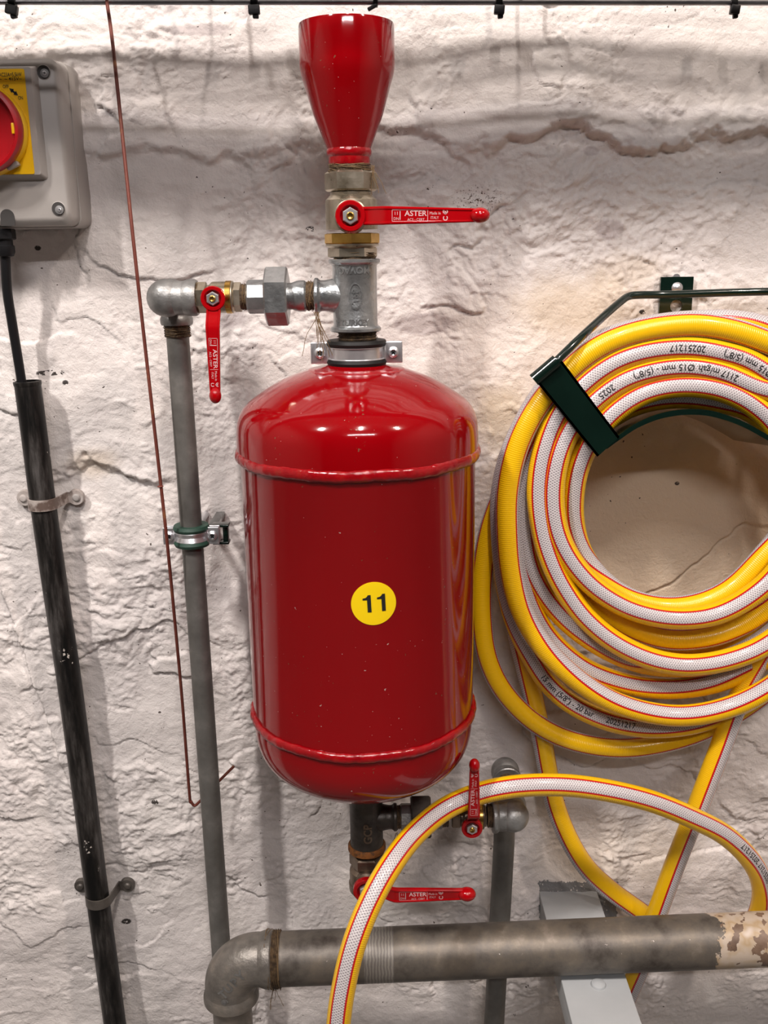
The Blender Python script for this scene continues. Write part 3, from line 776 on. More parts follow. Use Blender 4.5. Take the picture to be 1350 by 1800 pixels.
# ------------------------------------------------------------------ left branch: nipple, union, small valve, elbows, riser
by = AZ(519)
def bx(px, py=521): return at(px, py, DA).x
P = lambda n: PX(n, 520)
joint(Vector((bx(538), -DA, by)), vX, P(24), bx(556) - bx(538), 'brown hemp-wrapped nipple joining the union to the upper tee', 20)
fibres(jt, Vector((bx(556), -DA - .012, by - .014)), 12, .004, .055, 'loose_hemp')
def union(x0, xn0, xn1, x1, z, r, rn, label, mt, y=-DA, first_hex=True):
    t = thing('pipe_union', (x0, y, z), label, 'pipe fitting', 'pipe unions')
    o = Vector((x0, y, z))
    MB().hexnut(o, vX, r, xn0 - x0 + .001, 8, vZ, .08).build('union_tail', M[mt], t)
    MB().hexnut(Vector((xn0, y, z)), vX, rn, xn1 - xn0, 6, Vector((0, -math.cos(PI / 6), math.sin(PI / 6))), .07).build('union_nut', M[mt], t)
    L = x1 - xn1
    MB().lathe(Vector((xn1, y, z)), vX, [(r * .86, -.001), (r * .86, L * .2), (r * .95, L * .4), (r, L * .6), (r, L * .9), (r * .9, L), (r * .7, L)], 8 if False else 48).build('union_collar', M[mt], t)
    return t
union(bx(435), bx(467), bx(507), bx(539), by, P(27), P(44), 'bright galvanised pipe union with a big hexagon nut left of the tee', 'galv_bright')
joint(Vector((bx(424), -DA, by)), vX, P(22), bx(437) - bx(424), 'dark threaded nipple between the small upper valve and the union', 10)
R2 = P(27); rd2 = 22 * S(372, 523, DA + .035)
c2 = Vector((at(382, 522, DA).x, -DA, by))
ball_valve(c2, vX, s, (-vZ + vX * -.02).normalized(), R2, rd2, .0955, 'small valve on the left branch, its red lever hanging straight down', ('brass', 'gold'), 1.35, 1.6, (.37, .85))
xe = at(283, 523, DA).x
joint(Vector((bx(336), -DA, by)), vX, P(24), bx(349) - bx(336), 'dark threaded nipple between the upper left elbow and the small valve', 12)
DR = .078                                # riser's distance from the wall
rb_ = at(313, 600, DR); rbot = at(388, 1660, DR)
ty = thing('pipe_elbow', (xe, -DA, by), 'dull grey elbow at the left end of the upper branch, dome end left', 'pipe fitting', 'pipe elbows')
mb = MB(); E1 = Vector((at(290, 523, DA).x, -DA, by))
elbow_mesh(mb, E1, vX, vY, P(29), P(26), 40, 1.1, bx(340) - E1.x - P(26))
mb.ball(E1 + vX * .001, P(34), P(31), P(33)); mb.build('elbow_body', M['galv'], ty)
ez = by
E2 = Vector((rb_.x, -DR, ez))
t = thing('pipe_elbow', E2, 'dull grey elbow turning down into the tall riser pipe', 'pipe fitting', 'pipe elbows')
zr2 = at(313, 571, DR).z
mb = MB(); mb.tube([Vector((E1.x, -DA + P(26) + .006, by)), Vector((E1.x, -DR - .012, by)), E2 + Vector((-.004, -.004, 0)), E2 + Vector((0, 0, -.006)), Vector((E2.x, -DR, zr2 + .002))], P(27), 40)
rr = 28.5 * S(313, 560, DR)
mb.lathe(Vector((E2.x, -DR, zr2)), vZ, [(rr * .8, 0), (rr * .95, 0), (rr, .0022), (rr, .0065), (rr * .93, .009), (rr * .84, .011)], 48)
mb.build('elbow_body', M['galv'], t)
rp = 19.3 * S(330, 800, DR)
joint(Vector((rb_.x, -DR, at(313, 592, DR).z)), vZ, rp * 1.12, zr2 - at(313, 592, DR).z + .002, 'dark sealed thread where the tall riser enters its top elbow', 10)
dv = (rbot - rb_).normalized(); p_end = rb_ + dv * (rb_.z - .02) / -dv.z
MB_r = MB().tube([rb_ + vZ * .006, rb_ + dv * .3, rb_ + dv * .6, p_end], rp, 40)
o = MB_r.build('riser_pipe', M['galv_pipe']); tag(o, 'tall dull grey galvanised pipe running down left of the tank', 'pipe')
# clamp on the riser
cr_c = rb_ + dv * ((rb_.z - at(340, 940, DR).z) / -dv.z)
rc = pipe_clamp(cr_c, rp + .0012, 30 * S(340, 940, DR), 25 * S(340, 940, DR), 31 * S(340, 940, DR), 'zinc pipe clamp with dark green rubber halfway down the riser', 'green_rubber', 'zinc', True)
bp = at(390, 938, .035)
mb = MB(); yk = bp
u_ = 1 * S(390, 938, .035)
mb.box(Vector((at(388, 930, .062).x, -.060, at(386, 923, .062).z)), 30 * u_, .014, .003, None, .001)
mb.box(Vector((at(388, 930, .062).x, -.060, at(386, 953, .062).z)), 28 * u_, .014, .003, None, .001)
mb.box(Vector((at(397, 938, .060).x, -.058, at(397, 938, .060).z)), 9 * u_, .010, 34 * u_, None, .001)
mb.box(Vector((at(380, 938, .03).x, -.028, cr_c.z)), .010, .070, .006, None, .001)
mb.build('wall_bracket', M['green'], rc)

# ------------------------------------------------------------------ fittings below the tank
bx2 = lambda px: at(px, 1437, DA).x
zt2 = AZ(1437)
P2 = lambda n: PX(n, 1437)
cL = Vector((TX + .0005, -DA, zt2))
t = tee(cL, AZ(1390), AZ(1489), P2(29), P2(32), vX, bx2(698) - cL.x, P2(24), 'dark oily tee under the tank, side branch pointing right', 'dark_iron', 'pipe tees')
tb = MB(); OT = Vector((cL.x, cL.y, 0))
cyl_text(tb, 'GCP', .012, OT, vZ, P2(29), .12, AZ(1450), PI / 2, .0004, .0004)
tb.build('cast_lettering', M['old_brass'], t, 0)
MB().lathe(Vector((cL.x, -DA, AZ(1492))), vZ, [(P2(30), 0), (P2(33.5), .001), (P2(33.5), .0055), (P2(31), .008)], 48).build('rusty_rim', M['rust'], t)
t = thing('pipe_nipple', (cL.x, -DA, cz - .556), 'short dark outlet pipe between the tank bottom and the lower tee', 'pipe fitting', 'hemp-sealed pipe joints')
MB().lathe(Vector((cL.x, -DA, AZ(1392))), vZ, [(P2(25), 0), (P2(25), cz - .548 - AZ(1392))], 40).build('threaded_tube', M['dark_iron'], t)
# lower valve with lever to the right
c3 = Vector((cL.x - .0005, -DA, AZ(1533)))
R3 = P2(31); rd3 = 24 * S(640, 1550, DA + .045)
ball_valve(c3, -vZ, s, (vX * math.cos(.03) - vZ * math.sin(-.005)).normalized(), R3, rd3, .1165, 'tarnished valve at the very bottom of the tank, red lever pointing right', ('old_brass', 'old_brass'), 1.28, 1.4)
# right branch
joint(Vector((bx2(696), -DA, zt2)), vX, P2(20), bx2(706) - bx2(696), 'black threaded nipple right of the lower tee', 8)
t = union(bx2(704), bx2(722), bx2(757), bx2(777), zt2, P2(22), P2(35), 'dark grimy pipe union with a hexagon nut right of the lower tee', 'dark_iron')
for ch in t.children:
    if 'tail' in ch.name or 'collar' in ch.name: ch.data.materials[0] = M['galv']
fibres(t, Vector((bx2(700), -DA - .008, zt2 - .014)), 7, .003, .028, 'loose_hemp')
joint(Vector((bx2(776), -DA, zt2)), vX, P2(18), bx2(788) - bx2(776), 'dark threaded nipple between the lower union and the right valve', 6)
c4 = Vector((at(831, 1437, DA).x - .003, -DA, zt2))
ball_valve(c4, vX, s, vZ, P2(22), 18.5 * S(833, 1462, DA + .03), .092, 'small valve right of the tank bottom, its red lever standing upright', ('old_brass', 'gold'), 1.5, 1.25, (.30, .84), .20)
joint(Vector((bx2(856), -DA, zt2)), vX, P2(20), bx2(872) - bx2(856), 'dark threaded nipple between the right valve and the lower elbow', 8)
E4 = Vector((at(899, 1437, DA).x, -DA, zt2))
t = thing('pipe_elbow', E4, 'grey elbow at the right end of the lower branch, turning back to the wall', 'pipe fitting', 'pipe elbows')
mb = MB(); elbow_mesh(mb, E4, -vX, vY, P2(27), P2(20), 40, 1.12, P2(11)); mb.ball(E4 + Vector((.001, -.001, 0)), P2(29), P2(28), P2(28)); mb.build('elbow_body', M['galv'], t)
DP = .048
pr0 = at(886, 1480, DP); pr1 = at(869, 1790, DP)
E6 = Vector((pr0.x, -DP, E4.z + .001))
y0_, y1_ = -DA + P2(33), -DP - P2(26)
t = thing('pipe_nipple', (E4.x, y0_, E4.z), 'hexagonal grey nipple half hidden behind the top of the arching hose', 'pipe fitting', 'hemp-sealed pipe joints')
MB().tube([Vector((E4.x, y0_ - .004, E4.z)), Vector((pr0.x, y1_ + .004, E6.z))], P2(19), 32).build('threaded_tube', M['hemp'], t)
MB().hexnut(Vector(((E4.x + pr0.x) / 2, (y0_ + y1_) / 2 - .005, E4.z)), vY, P2(23), .010, 6).build('hex_collar', M['galv'], t)
t = thing('pipe_elbow', E6, 'grey elbow against the wall, turning down into the right-hand drop pipe', 'pipe fitting', 'pipe elbows')
mb = MB(); elbow_mesh(mb, E6, -vY, -vZ, P2(25), P2(20), 40, 1.14, P2(10)); mb.ball(E6 + Vector((0, .002, .001)), P2(27), P2(27), P2(27)); mb.build('elbow_body', M['galv'], t)
dv2 = (pr1 - pr0).normalized(); rq = 18.5 * S(880, 1500, DP)
top = pr0 - dv2 * ((E6.z - .03 - pr0.z) / dv2.z * -1)
bot = pr0 + dv2 * (pr0.z - .02) / -dv2.z
o = MB().tube([Vector((pr0.x, -DP, E6.z - .03)), pr0, pr1, bot], rq, 40).build('drop_pipe', M['galv_pipe'])
tag(o, 'dark grey galvanised pipe running down right of the tank, behind the big pipe', 'pipe')

# ------------------------------------------------------------------ big horizontal pipe, elbow and stub
DB = .140
bl, br_ = at(478, 1686, DB), at(1350, 1650, DB + .0)
hdv = (br_ - bl).normalized()
rbp = 45.5 * S(700, 1680, DB)
o = MB().tube([bl + hdv * .0] + [bl + hdv * (.1 * k) for k in range(1, 12)] + [bl + hdv * 1.75], rbp, 64).build('steam_pipe', M['old_pipe'])
o.name = 'horizontal_pipe'; tag(o, 'thick weathered horizontal steel pipe with flaking cream paint at right', 'pipe')
eb = Vector((at(405, 1700, DB).x, bl.y, bl.z))
t = thing('pipe_elbow', eb, 'big weathered iron elbow at the left end of the thick pipe', 'pipe fitting', 'pipe elbows')
ecor = Vector((at(405, 1720, DB).x, bl.y, bl.z - .001)); re = 45 * S(400, 1700, DB)
bend = 48 * S(420, 1700, DB)
mb = MB(); pts = []
vrl = 12 * S(400, 1700, DB)
elbow_mesh(mb, ecor, hdv, -vZ, re, bend, 56, 1.08, (bl - ecor).length - bend - .002)
mb.build('elbow_body', M['old_elbow'], t)
tb = MB()
for ch, px, py, rot, szz in (('T', 393, 1749, -.9, .021), ('U', 402, 1738, -.9, .021), ('P', 413, 1727, -.85, .021), ('Y', 423, 1716, -.8, .021), ('\u00ae', 396, 1762, -.7, .015)):
    d_ = DB + re * .985
    for k in range(1):
        o_ = at(px, py, d_); a_ = .55
        put_text(tb, ch, szz * .66, o_, (vX * math.cos(.75) + vZ * math.sin(.75)), (-vX * math.sin(.75) + vZ * math.cos(.75)), .0005)
def snap_to_elbow(p):
    cc = ecor + hdv * bend - vZ * bend; best = None
    w = p - cc; w.y = 0
    # nearest point on the quarter circle of the elbow's centre line
    w = w.normalized() * bend; q = cc + w; q.y = ecor.y
    if q.x > cc.x: q = Vector((p.x, ecor.y, ecor.z))
    if q.z < cc.z: q = Vector((ecor.x, ecor.y, p.z))
    dx = Vector((p.x - q.x, 0, p.z - q.z)); l = min(dx.length, re * .98)
    return Vector((p.x, q.y - math.sqrt(re * re - l * l) - .0005, p.z))
tb.v = [snap_to_elbow(v_) for v_ in tb.v]
tb.build('cast_lettering', M['galv'], t, 0)
zst = ecor.z - bend - ((bl - ecor).length - bend - .002)
t = joint(Vector((ecor.x, ecor.y, zst - .006)), vZ, 35 * S(400, 1780, DB), .008, 'rusty brown seal under the big elbow, on the short stub pipe', 0)
rs_ = 34 * S(405, 1790, DB)
o = MB().tube([Vector((ecor.x, ecor.y, zst - .004)), Vector((ecor.x, ecor.y, .3)), Vector((ecor.x, ecor.y, .01))], rs_, 48).build('stub_pipe', M['old_elbow'])
tag(o, 'thick grey vertical pipe below the big elbow, at the bottom edge', 'pipe')
t = joint(bl - hdv * .004, hdv, rbp * 1.04, .015, 'dark brown hemp seal between the big elbow and the thick pipe', 10)
fibres(t, bl + Vector((.002, -.012, -rbp)), 4, .004, .03, 'loose_hemp')

# ------------------------------------------------------------------ grey beam carrying the big pipe
bf = at(1040, 1708, .148); x0b, x1b = at(984, 1708, .148).x, at(1098, 1706, .148).x
pipe_z = (bl + hdv * (((x0b + x1b) / 2 - bl.x) / hdv.x)).z - rbp
zt_b = min(bf.z, pipe_z - .0005)
t = thing('support_beam', ((x0b + x1b) / 2, -.2, zt_b - .03), 'grey painted steel beam projecting from the wall under the thick pipe', 'beam')
MB().box(((x0b + x1b) / 2, -.245, zt_b - .0035), x1b - x0b, .53, .007, None, .0008).build('top_flange', M['grey_paint'], t)
MB().box((x0b + .004, -.245, zt_b - .020), .006, .53, .032, None, .0006).build('side_web', M['grey_paint'], t)
MB().box((x1b - .004, -.245, zt_b - .020), .006, .53, .032, None, .0006).build('side_web', M['grey_paint'], t)
bo = at(1052, 1728, .166)
MB().lathe(Vector((bo.x, bo.y, zt_b - .0005)), vZ, [(.0085, 0), (.0085, .001), (.0075, .0028), (.0045, .0042), (.001, .0047)], 32).build('dome_bolt', M['grey_paint'], t)

# ------------------------------------------------------------------ black conduit with cable on the left
DC = .030
c0, c1 = at(48, 672, DC), at(202, 1800, DC)
dvc = (c1 - c0).normalized(); rc_ = 21.3 * S(100, 1100, DC)
kk = [Vector((at(px, py, DC).x, -DC, at(px, py, DC).z)) for px, py in ((48, 672), (61, 770), (75, 880), (98, 1040), (122, 1200), (146, 1380), (170, 1565), (202, 1800))]
cend = c1 + dvc * (c1.z - .03) / -dvc.z
o = MB()
cc_ = [tuple(p) for p in kk] + [tuple(cend)]
pts = catmull(cc_, 6)
o.tube(pts, rc_, 40, False)
# open rim at the top
tdir = (kk[0] - kk[1]).normalized()
o.lathe(kk[0] - tdir * .004, tdir, [(rc_, 0), (rc_ * 1.05, .002), (rc_ * 1.05, .005), (rc_ * .9, .0055), (rc_ * .8, -.03)], 40, False)
o = o.build('conduit_pipe', M['black_pipe']); tag(o, 'scuffed black conduit pipe slanting down the left of the wall', 'pipe')
def saddle(px, py, label, mt):
    c = at(px, py, DC); t = thing('saddle_clip', c, label, 'pipe clip', 'saddle clips on the black conduit')
    X = Vector((dvc.z * -1, 0, dvc.x)); X = Vector((math.cos(-.13 * .3), 0, math.sin(.02))); Xd = vX; 
    w = .0062; mb = MB(); r = rc_ + .0006; th = .0018; vs = []; fs = []
    path = [(-.030, -DC + .004)] + [(-r - .004, -DC + .004)] + [(r * math.cos(a), -r * math.sin(a)) for a in np.linspace(PI * .96, PI * .04, 22)] + [(r + .004, -DC + .004)] + [(.030, -DC + .004)]
    pts = []
    for i, (x_, y_) in enumerate(path):
        if i < 2 or i > len(path) - 3: y_ = DC - .006
        pts.append(Vector((x_, y_, 0)))
    n = len(pts)
    for i, p in enumerate(pts):
        T = (pts[min(i + 1, n - 1)] - pts[max(i - 1, 0)]).normalized(); Nn = Vector((T.y, -T.x, 0)) 
        for a, b in ((0, -w), (0, w), (th, w), (th, -w)):
            vs.append(c + Vector((p.x, p.y, 0)) + Nn * a * (1) + vZ * b)
    for i in range(n - 1):
        for k in range(4): fs.append((i * 4 + k, i * 4 + (k + 1) % 4, (i + 1) * 4 + (k + 1) % 4, (i + 1) * 4 + k))
    fs += [(0, 1, 2, 3), tuple((n - 1) * 4 + k for k in range(4))]
    mb.add(vs, fs)
    for sg in (-1, 1): mb.lathe(c + Vector((sg * .029, DC - .002, 0)), -vY, [(.0092, 0), (.0092, .004), (.0085, .0055)], 28)
    mb.build('strap', M[mt], t)
    for sg in (-1, 1): MB().lathe(c + Vector((sg * .030, DC - .0075, 0)), -vY, [(.0045, 0), (.0045, .001), (.003, .0026), (.001, .003)], 20).build('screw', M[mt if sg < 0 else 'grey_plastic'] if mt == 'clip_a' else M[mt], t)
    return t
M['clip_a'] = simple('painted_brown_clip', [(.42, (.12, .085, .07)), (.5, (.40, .35, .32)), (.7, (.6, .56, .53))], 26, .5, 0, .4, .001, 90)
M['clip_b'] = simple('dull_grey_clip', [(.3, (.07, .062, .055)), (.7, (.13, .115, .10))], 40, .5, .3, .4, .001, 90)
saddle(76, 884, 'paint-splashed saddle clip on the black conduit, upper of the two', 'clip_a')
saddle(174, 1578, 'grey-brown saddle clip on the black conduit, lower of the two', 'clip_b')

# ------------------------------------------------------------------ switch box
DF = .062
t = thing('isolator_switch', at(-36, 412, .0), 'light grey switch box with yellow plate and red rotary knob', 'switch')
cxk = -36
cF = at(cxk, 245, DF)
rgt = at(112, 260, DF).x; lft = 2 * cF.x - rgt
ztp = at(95, 103, DF).z; zbt = at(115, 393, DF).z
def rrect(x0, x1, z0, z1, r, n=6):
    o = []
    for cx_, cz_, a0 in ((x1 - r, z1 - r, 0), (x0 + r, z1 - r, PI / 2), (x0 + r, z0 + r, PI), (x1 - r, z0 + r, 3 * PI / 2)):
        for k in range(n + 1): a = a0 + PI / 2 * k / n; o.append((cx_ + r * math.cos(a), cz_ + r * math.sin(a)))
    return o
def loft(mb, secs, cap=True):
    n = len(secs[0][0]); vs = []; fs = []
    for out_, d in secs: vs += [Vector((p[0], -d, p[1])) for p in out_]
    for i in range(len(secs) - 1):
        for k in range(n): fs.append((i * n + k, i * n + (k + 1) % n, (i + 1) * n + (k + 1) % n, (i + 1) * n + k))
    if cap: fs.append(tuple(range(n))); fs.append(tuple((len(secs) - 1) * n + k for k in range(n)))
    mb.add(vs, fs)
g_ = .0035
mb = MB(); loft(mb, [(rrect(lft - g_, rgt + g_, zbt - g_, ztp + g_, .010), -.004), (rrect(lft - g_ * .8, rgt + g_ * .8, zbt - g_ * .8, ztp + g_ * .8, .010), .034)])
enc = mb.build('enclosure_base', M['grey_plastic'], t)
mb = MB(); loft(mb, [(rrect(lft - .002, rgt + .002, zbt - .002, ztp + .002, .010), .034), (rrect(lft - .001, rgt + .001, zbt - .001, ztp + .001, .010), .056), (rrect(lft + .001, rgt - .001, zbt + .003, ztp - .003, .010), .0607), (rrect(lft + .003, rgt - .003, zbt + .006, ztp - .006, .010), DF)])
lid = mb.build('enclosure_lid', M['grey_plastic'], t)
# raised platform with the yellow plate
pr_ = at(70, 230, DF + .004).x; pt_, pb_ = at(40, 120, DF + .004).z, at(60, 308, DF + .004).z
pl = at(-140, 230, DF).x
mb = MB(); loft(mb, [(rrect(pl - .004, pr_ + .003, pb_ - .005, pt_ + .003, .003), DF - .002), (rrect(pl, pr_ - .001, pb_, pt_, .002), DF + .0105)])
plat = mb.build('plate_platform', M['grey_plastic'], t)
dy = DF + .0105
yr = at(52, 220, dy + .001).x; yt, yb = at(40, 121, dy).z, at(56, 306, dy).z
mb = MB(); loft(mb, [(rrect(pl + .002, yr, yb, yt, .0015), dy - .0005), (rrect(pl + .002, yr, yb, yt, .0015), dy + .0008)])
yp = mb.build('yellow_plate', M['yellow'], plat)
dT = dy + .0012
tb = MB(); sc_ = S(20, 150, dT)
def plate_text(txt, px, py, w, hgt):
    v, f = text_faces(txt, 1.0, .012); xa_, xb_ = min(p[0] for p in v), max(p[0] for p in v); ya_, yb_ = min(p[1] for p in v), max(p[1] for p in v)
    c_ = at(px, py, dT); tb.add([c_ + vX * ((p - xa_) / (xb_ - xa_) - .5) * w * sc_ + vZ * ((q_ - ya_) / (yb_ - ya_) - .5) * hgt * sc_ for p, q_ in v], f)
plate_text('AC23A=5.5kW', 18, 131, 40, 6.5); plate_text('~\u00a0\u00a0~ 415V~', 18, 138.5, 40, 5.5)
plate_text('OFF', 10, 152, 10.5, 6); plate_text('ON', 36, 172, 8.5, 6)
a_, b_ = at(16, 155, dT), at(32, 168, dT); dd = (b_ - a_); L0 = dd.length; dd.normalize(); nn = Vector((dd.z, 0, -dd.x)); hw_ = .0022
for p_, sg in ((a_, 1), (b_, -1)): tb.add([p_, p_ + dd * sg * .004 + nn * hw_, p_ + dd * sg * .004 - nn * hw_], [(0, 1, 2)])
tb.add([a_ + dd * .003 + nn * .0009, b_ - dd * .003 + nn * .0009, b_ - dd * .003 - nn * .0009, a_ + dd * .003 - nn * .0009], [(0, 1, 2, 3)])
tb.build('plate_printing', M['ink'], yp, 0)
tb = MB(); lz = at(20, 145, dT).z; tb.add([Vector((pl + .002, -dT, lz)), Vector((yr, -dT, lz)), Vector((yr, -dT, lz - .0006)), Vector((pl + .002, -dT, lz - .0006))], [(0, 1, 2, 3)])
tb.build('divider_line', M['sticker'], yp, 0)
kc = at(cxk, 227, dy + .014); kc = Vector((kc.x, 0, kc.z)); rk = 76 * S(0, 227, dy + .02)
K0 = Vector((kc.x, -dy, kc.z))
col = MB().lathe(K0, -vY, [(rk * 1.03, 0), (rk * 1.03, .005), (rk * .98, .009), (rk * .7, .009)], 64).build('yellow_collar', M['yellow'], plat)
kb = MB().lathe(K0 - vY * .008, -vY, [(rk * .98, 0), (rk, .004), (rk, .011), (rk * .96, .014), (rk * .90, .0145), (rk * .86, .012), (rk * .83, .005), (rk * .4, .004), (.001, .004)], 72)
kn = kb.build('rotary_knob', M['red_plastic'], t)
MB().box(K0 - vY * .0165, rk * .36, .020, rk * 1.62, (vX, vY, vZ), .003).build('finger_grip', M['red_plastic'], kn)
MB().box(K0 + Vector((rk * .80, -.0145, 0)), .0035, .004, .010, None, .0008).build('padlock_slot', M['yellow'], kn)
gt = at(22, 291, dy + .008); a_ = .42
MB().box(Vector((gt.x, -dy - .006, gt.z)), .012, .007, .0045, (Vector((math.cos(a_), 0, math.sin(a_))), vY, Vector((-math.sin(a_), 0, math.cos(a_)))), .0008).build('lock_tab', M['grey_plastic'], plat)
for px, py in ((77, 127), (103, 367)):
    o_ = at(px, py, DF); rr_ = 12 * S(px, py, DF)
    sl = MB().lathe(o_ + vY * .0005, -vY, [(rr_, 0), (rr_ * 1.06, .0006), (rr_ * .95, .0012), (rr_ * .9, .0006)], 32, False).build('screw_socket', M['grey_plastic'], lid)
    MB().lathe(o_, -vY, [(rr_ * .95, 0), (rr_ * .95, .0010)], 32).build('socket_shade', M['shaded_plastic'], lid)
    sw = MB().lathe(o_ + Vector((.0012, 0, -.0012)), -vY, [(rr_ * .62, 0), (rr_ * .62, .0022), (rr_ * .42, .003)], 28).build('screw_sleeve', M['cable'], lid)
    MB().lathe(o_ + Vector((.0015, -.002, -.0012)), -vY, [(rr_ * .32, 0), (rr_ * .32, .0014), (rr_ * .2, .002), (rr_ * .08, .001)], 20).build('cover_screw', M['zinc'], lid)
no = at(14, 388, DF)
MB().prism([( .007 * math.cos(a), .010 + .007 * math.sin(a)) for a in np.linspace(0, PI, 14)] + [(-.007, .001), (.007, .001)], Vector((no.x, -DF - .0003, no.z - .006)), vX, vZ, -vY, .0005).build('knockout_shade', M['shaded_plastic'], lid)  # flat dark plate painting the shade of a recess on the lid
# gland and cable
gy = -.045
g0 = at(6, 414, .045); 
gl = thing('cable_gland', (g0.x, gy, g0.z - .03), 'black cable gland under the grey switch box', 'cable gland')
gz = zbt - .0035
gx = at(8, 430, .045).x
MB().hexnut(Vector((gx, gy, gz)), -vZ, .0105, .011, 6, None, .1).build('gland_nut', M['black'], gl)
MB().lathe(Vector((gx, gy, gz - .011)), -vZ, [(.0085, 0), (.0085, .005), (.0098, .006), (.0098, .012), (.008, .016), (.005, .017)], 12).build('gland_dome', M['black'], gl)
cpts = [Vector((gx, gy, gz - .020))]
for px, py, d in ((10, 470, .044), (13, 515, .041), (20, 560, .037), (29, 615, .033), (38, 672, .030), (47, 740, .030), (60, 830, .030)):
    cpts.append(at(px, py, d))
o = MB().tube(catmull([tuple(p) for p in cpts], 8), 8.3 * S(20, 560, .035), 20).build('power_cable', M['black'])
tag(o, 'black cable dropping from the switch box into the conduit', 'cable')

# ------------------------------------------------------------------ rusty wire
wp = [(187, -8, .048), (188, 4, .0475), (196, 60, .060), (207, 160, .082), (232, 400, .107), (254, 600, .108), (283, 855, .108), (296, 975, .104), (310, 1120, .086), (321, 1240, .068), (333, 1395, .052), (336, 1409, .051), (342, 1416, .050), (350, 1410, .050), (361, 1398, .050), (385, 1373, .047), (411, 1347, .045)]
wq = [tuple(at(*p)) for p in wp]
o = MB().tube(catmull(wq, 8), 3.0 * S(250, 700, .1), 10)
jn = at(282, 855, .108); o.lathe(jn - vZ * .001, vZ, [(.0022, 0), (.0034, .001), (.0022, .002)], 10)
o = o.build('rusty_wire', M['wire']); tag(o, 'thin reddish-brown wire hanging down the wall with a hooked lower end', 'wire')

# ------------------------------------------------------------------ cable tray above, ties
DT = .040
tl, tr = at(0, 4, DT), at(1350, 5, DT); tz = (tl.z + tr.z) / 2
tray = thing('cable_tray', (0, -DT, tz), 'steel wire cable tray crossing the top edge of the wall', 'cable tray')
def rod(y, z, r, name='tray_wire', x0=-1.9, x1=1.9):
    return MB().tube([Vector((x0, y, z)), Vector((-.6, y, z)), Vector((.6, y, z)), Vector((x1, y, z))], r, 12).build(name, M['steel_rod'], tray)
def tz_at(x): return tl.z + (tr.z - tl.z) * (x - tl.x) / (tr.x - tl.x)
MB().tube([Vector((-1.9, -DT, tz_at(-1.9))), Vector((1.9, -DT, tz_at(1.9)))], .0024, 12).build('tray_wire', M['steel_rod'], tray)
for yy, zz in ((-.075, .0), (-.11, .0), (-.155, .0), (-.20, .0), (-.235, .0), (-.245, .05), (-.035, .05)): rod(yy, tz + .012 + zz, .0024)
for k in range(-6, 7):
    x_ = k * .3 + .14
    MB().tube([Vector((x_, -.036, tz + .055)), Vector((x_, -.038, tz + .006)), Vector((x_, -.06, tz + .0125)), Vector((x_, -.235, tz + .0125)), Vector((x_, -.245, tz + .06))], .002, 8).build('tray_rung', M['steel_rod'], tray)
for yy, rr_, zz, lab in ((-.140, .009, .026, 'nearest the wall'), (-.162, .0105, .028, 'second from the wall'), (-.186, .010, .028, 'third from the wall'), (-.172, .009, .046, 'lying on top of the others'), (-.206, .008, .026, 'furthest from the wall'), (-.064, .005, .022, 'thin one close to the wall'), (-.090, .0045, .022, 'thin one beside the thick ones')):
    o = MB().tube([Vector((-1.9, yy, tz + zz)), Vector((-.9, yy + .002, tz + zz)), Vector((.2, yy - .002, tz + zz)), Vector((1.9, yy, tz + zz))], rr_, 16).build('power_cable', M['cable'])
    tag(o, 'grey cable in the wire tray, ' + lab, 'cable', 'cables in the wire tray')
for i, (px, w, tail, lab) in enumerate(((22, 22, 19, 'above the switch box'), (447, 21, 18, 'left of the funnel'), (660, 14, 0, 'directly above the funnel'), (877, 19, 22, 'right of the funnel'), (1290, 17, 22, 'at the far right'))):
    c = at(px, 6, DT); u_ = S(px, 6, DT)
    t = thing('cable_tie', c, 'black cable tie on the top tray wire, ' + lab, 'cable tie', 'black cable ties on the tray wire')
    mb = MB()
    for k in range(1): mb.lathe(Vector((c.x - w * u_ * .32, -DT, tz_at(c.x))), vX, [(.0030, 0), (.0046, .0006), (.0046, w * u_ * .64 - .0006), (.0030, w * u_ * .64)], 16)
    mb.build('tie_band', M['black'], t)
    if tail:
        hd_ = MB(); a = random.uniform(-.25, .25)
        hd_.box(c + Vector((0, -.004, -.0045 - .002)), w * u_ * .95, .007, .0085, (Vector((math.cos(a), 0, math.sin(a))), vY, Vector((-math.sin(a), 0, math.cos(a)))), .0012)
        hd_.box(c + Vector((.0012, -.003, -.012)), w * u_ * .5, .005, .004, (Vector((math.cos(-a), 0, math.sin(-a))), vY, Vector((-math.sin(-a), 0, math.cos(-a)))), .001)
        hd_.build('tie_head', M['black'], t)
    else:
        MB().box(c + Vector((-.003, -.003, -.004)), .010, .004, .0035, (Vector((.9, 0, .45)).normalized(), vY, Vector((-.45, 0, .9)).normalized()), .001).build('tie_head', M['black'], t)

# ------------------------------------------------------------------ hose hanger
t = thing('hose_hanger', at(1188, 520, .0), 'dark green enamelled steel hose hanger on the wall at right', 'hose hanger')
hcw = at(1189, 520, .01); dpl = .006 + max(hw(hcw.x + a_, hcw.z + b_) for a_ in (-.017, 0, .017) for b_ in (-.022, 0, .022))
p00, p11 = at(1162, 487, dpl), at(1215, 556, dpl)
pc = (p00 + p11) / 2; w_ = abs(p11.x - p00.x); h_ = abs(p00.z - p11.z) + .02
hc = at(1189, 538, dpl); rh = 11 * S(1189, 538, dpl)
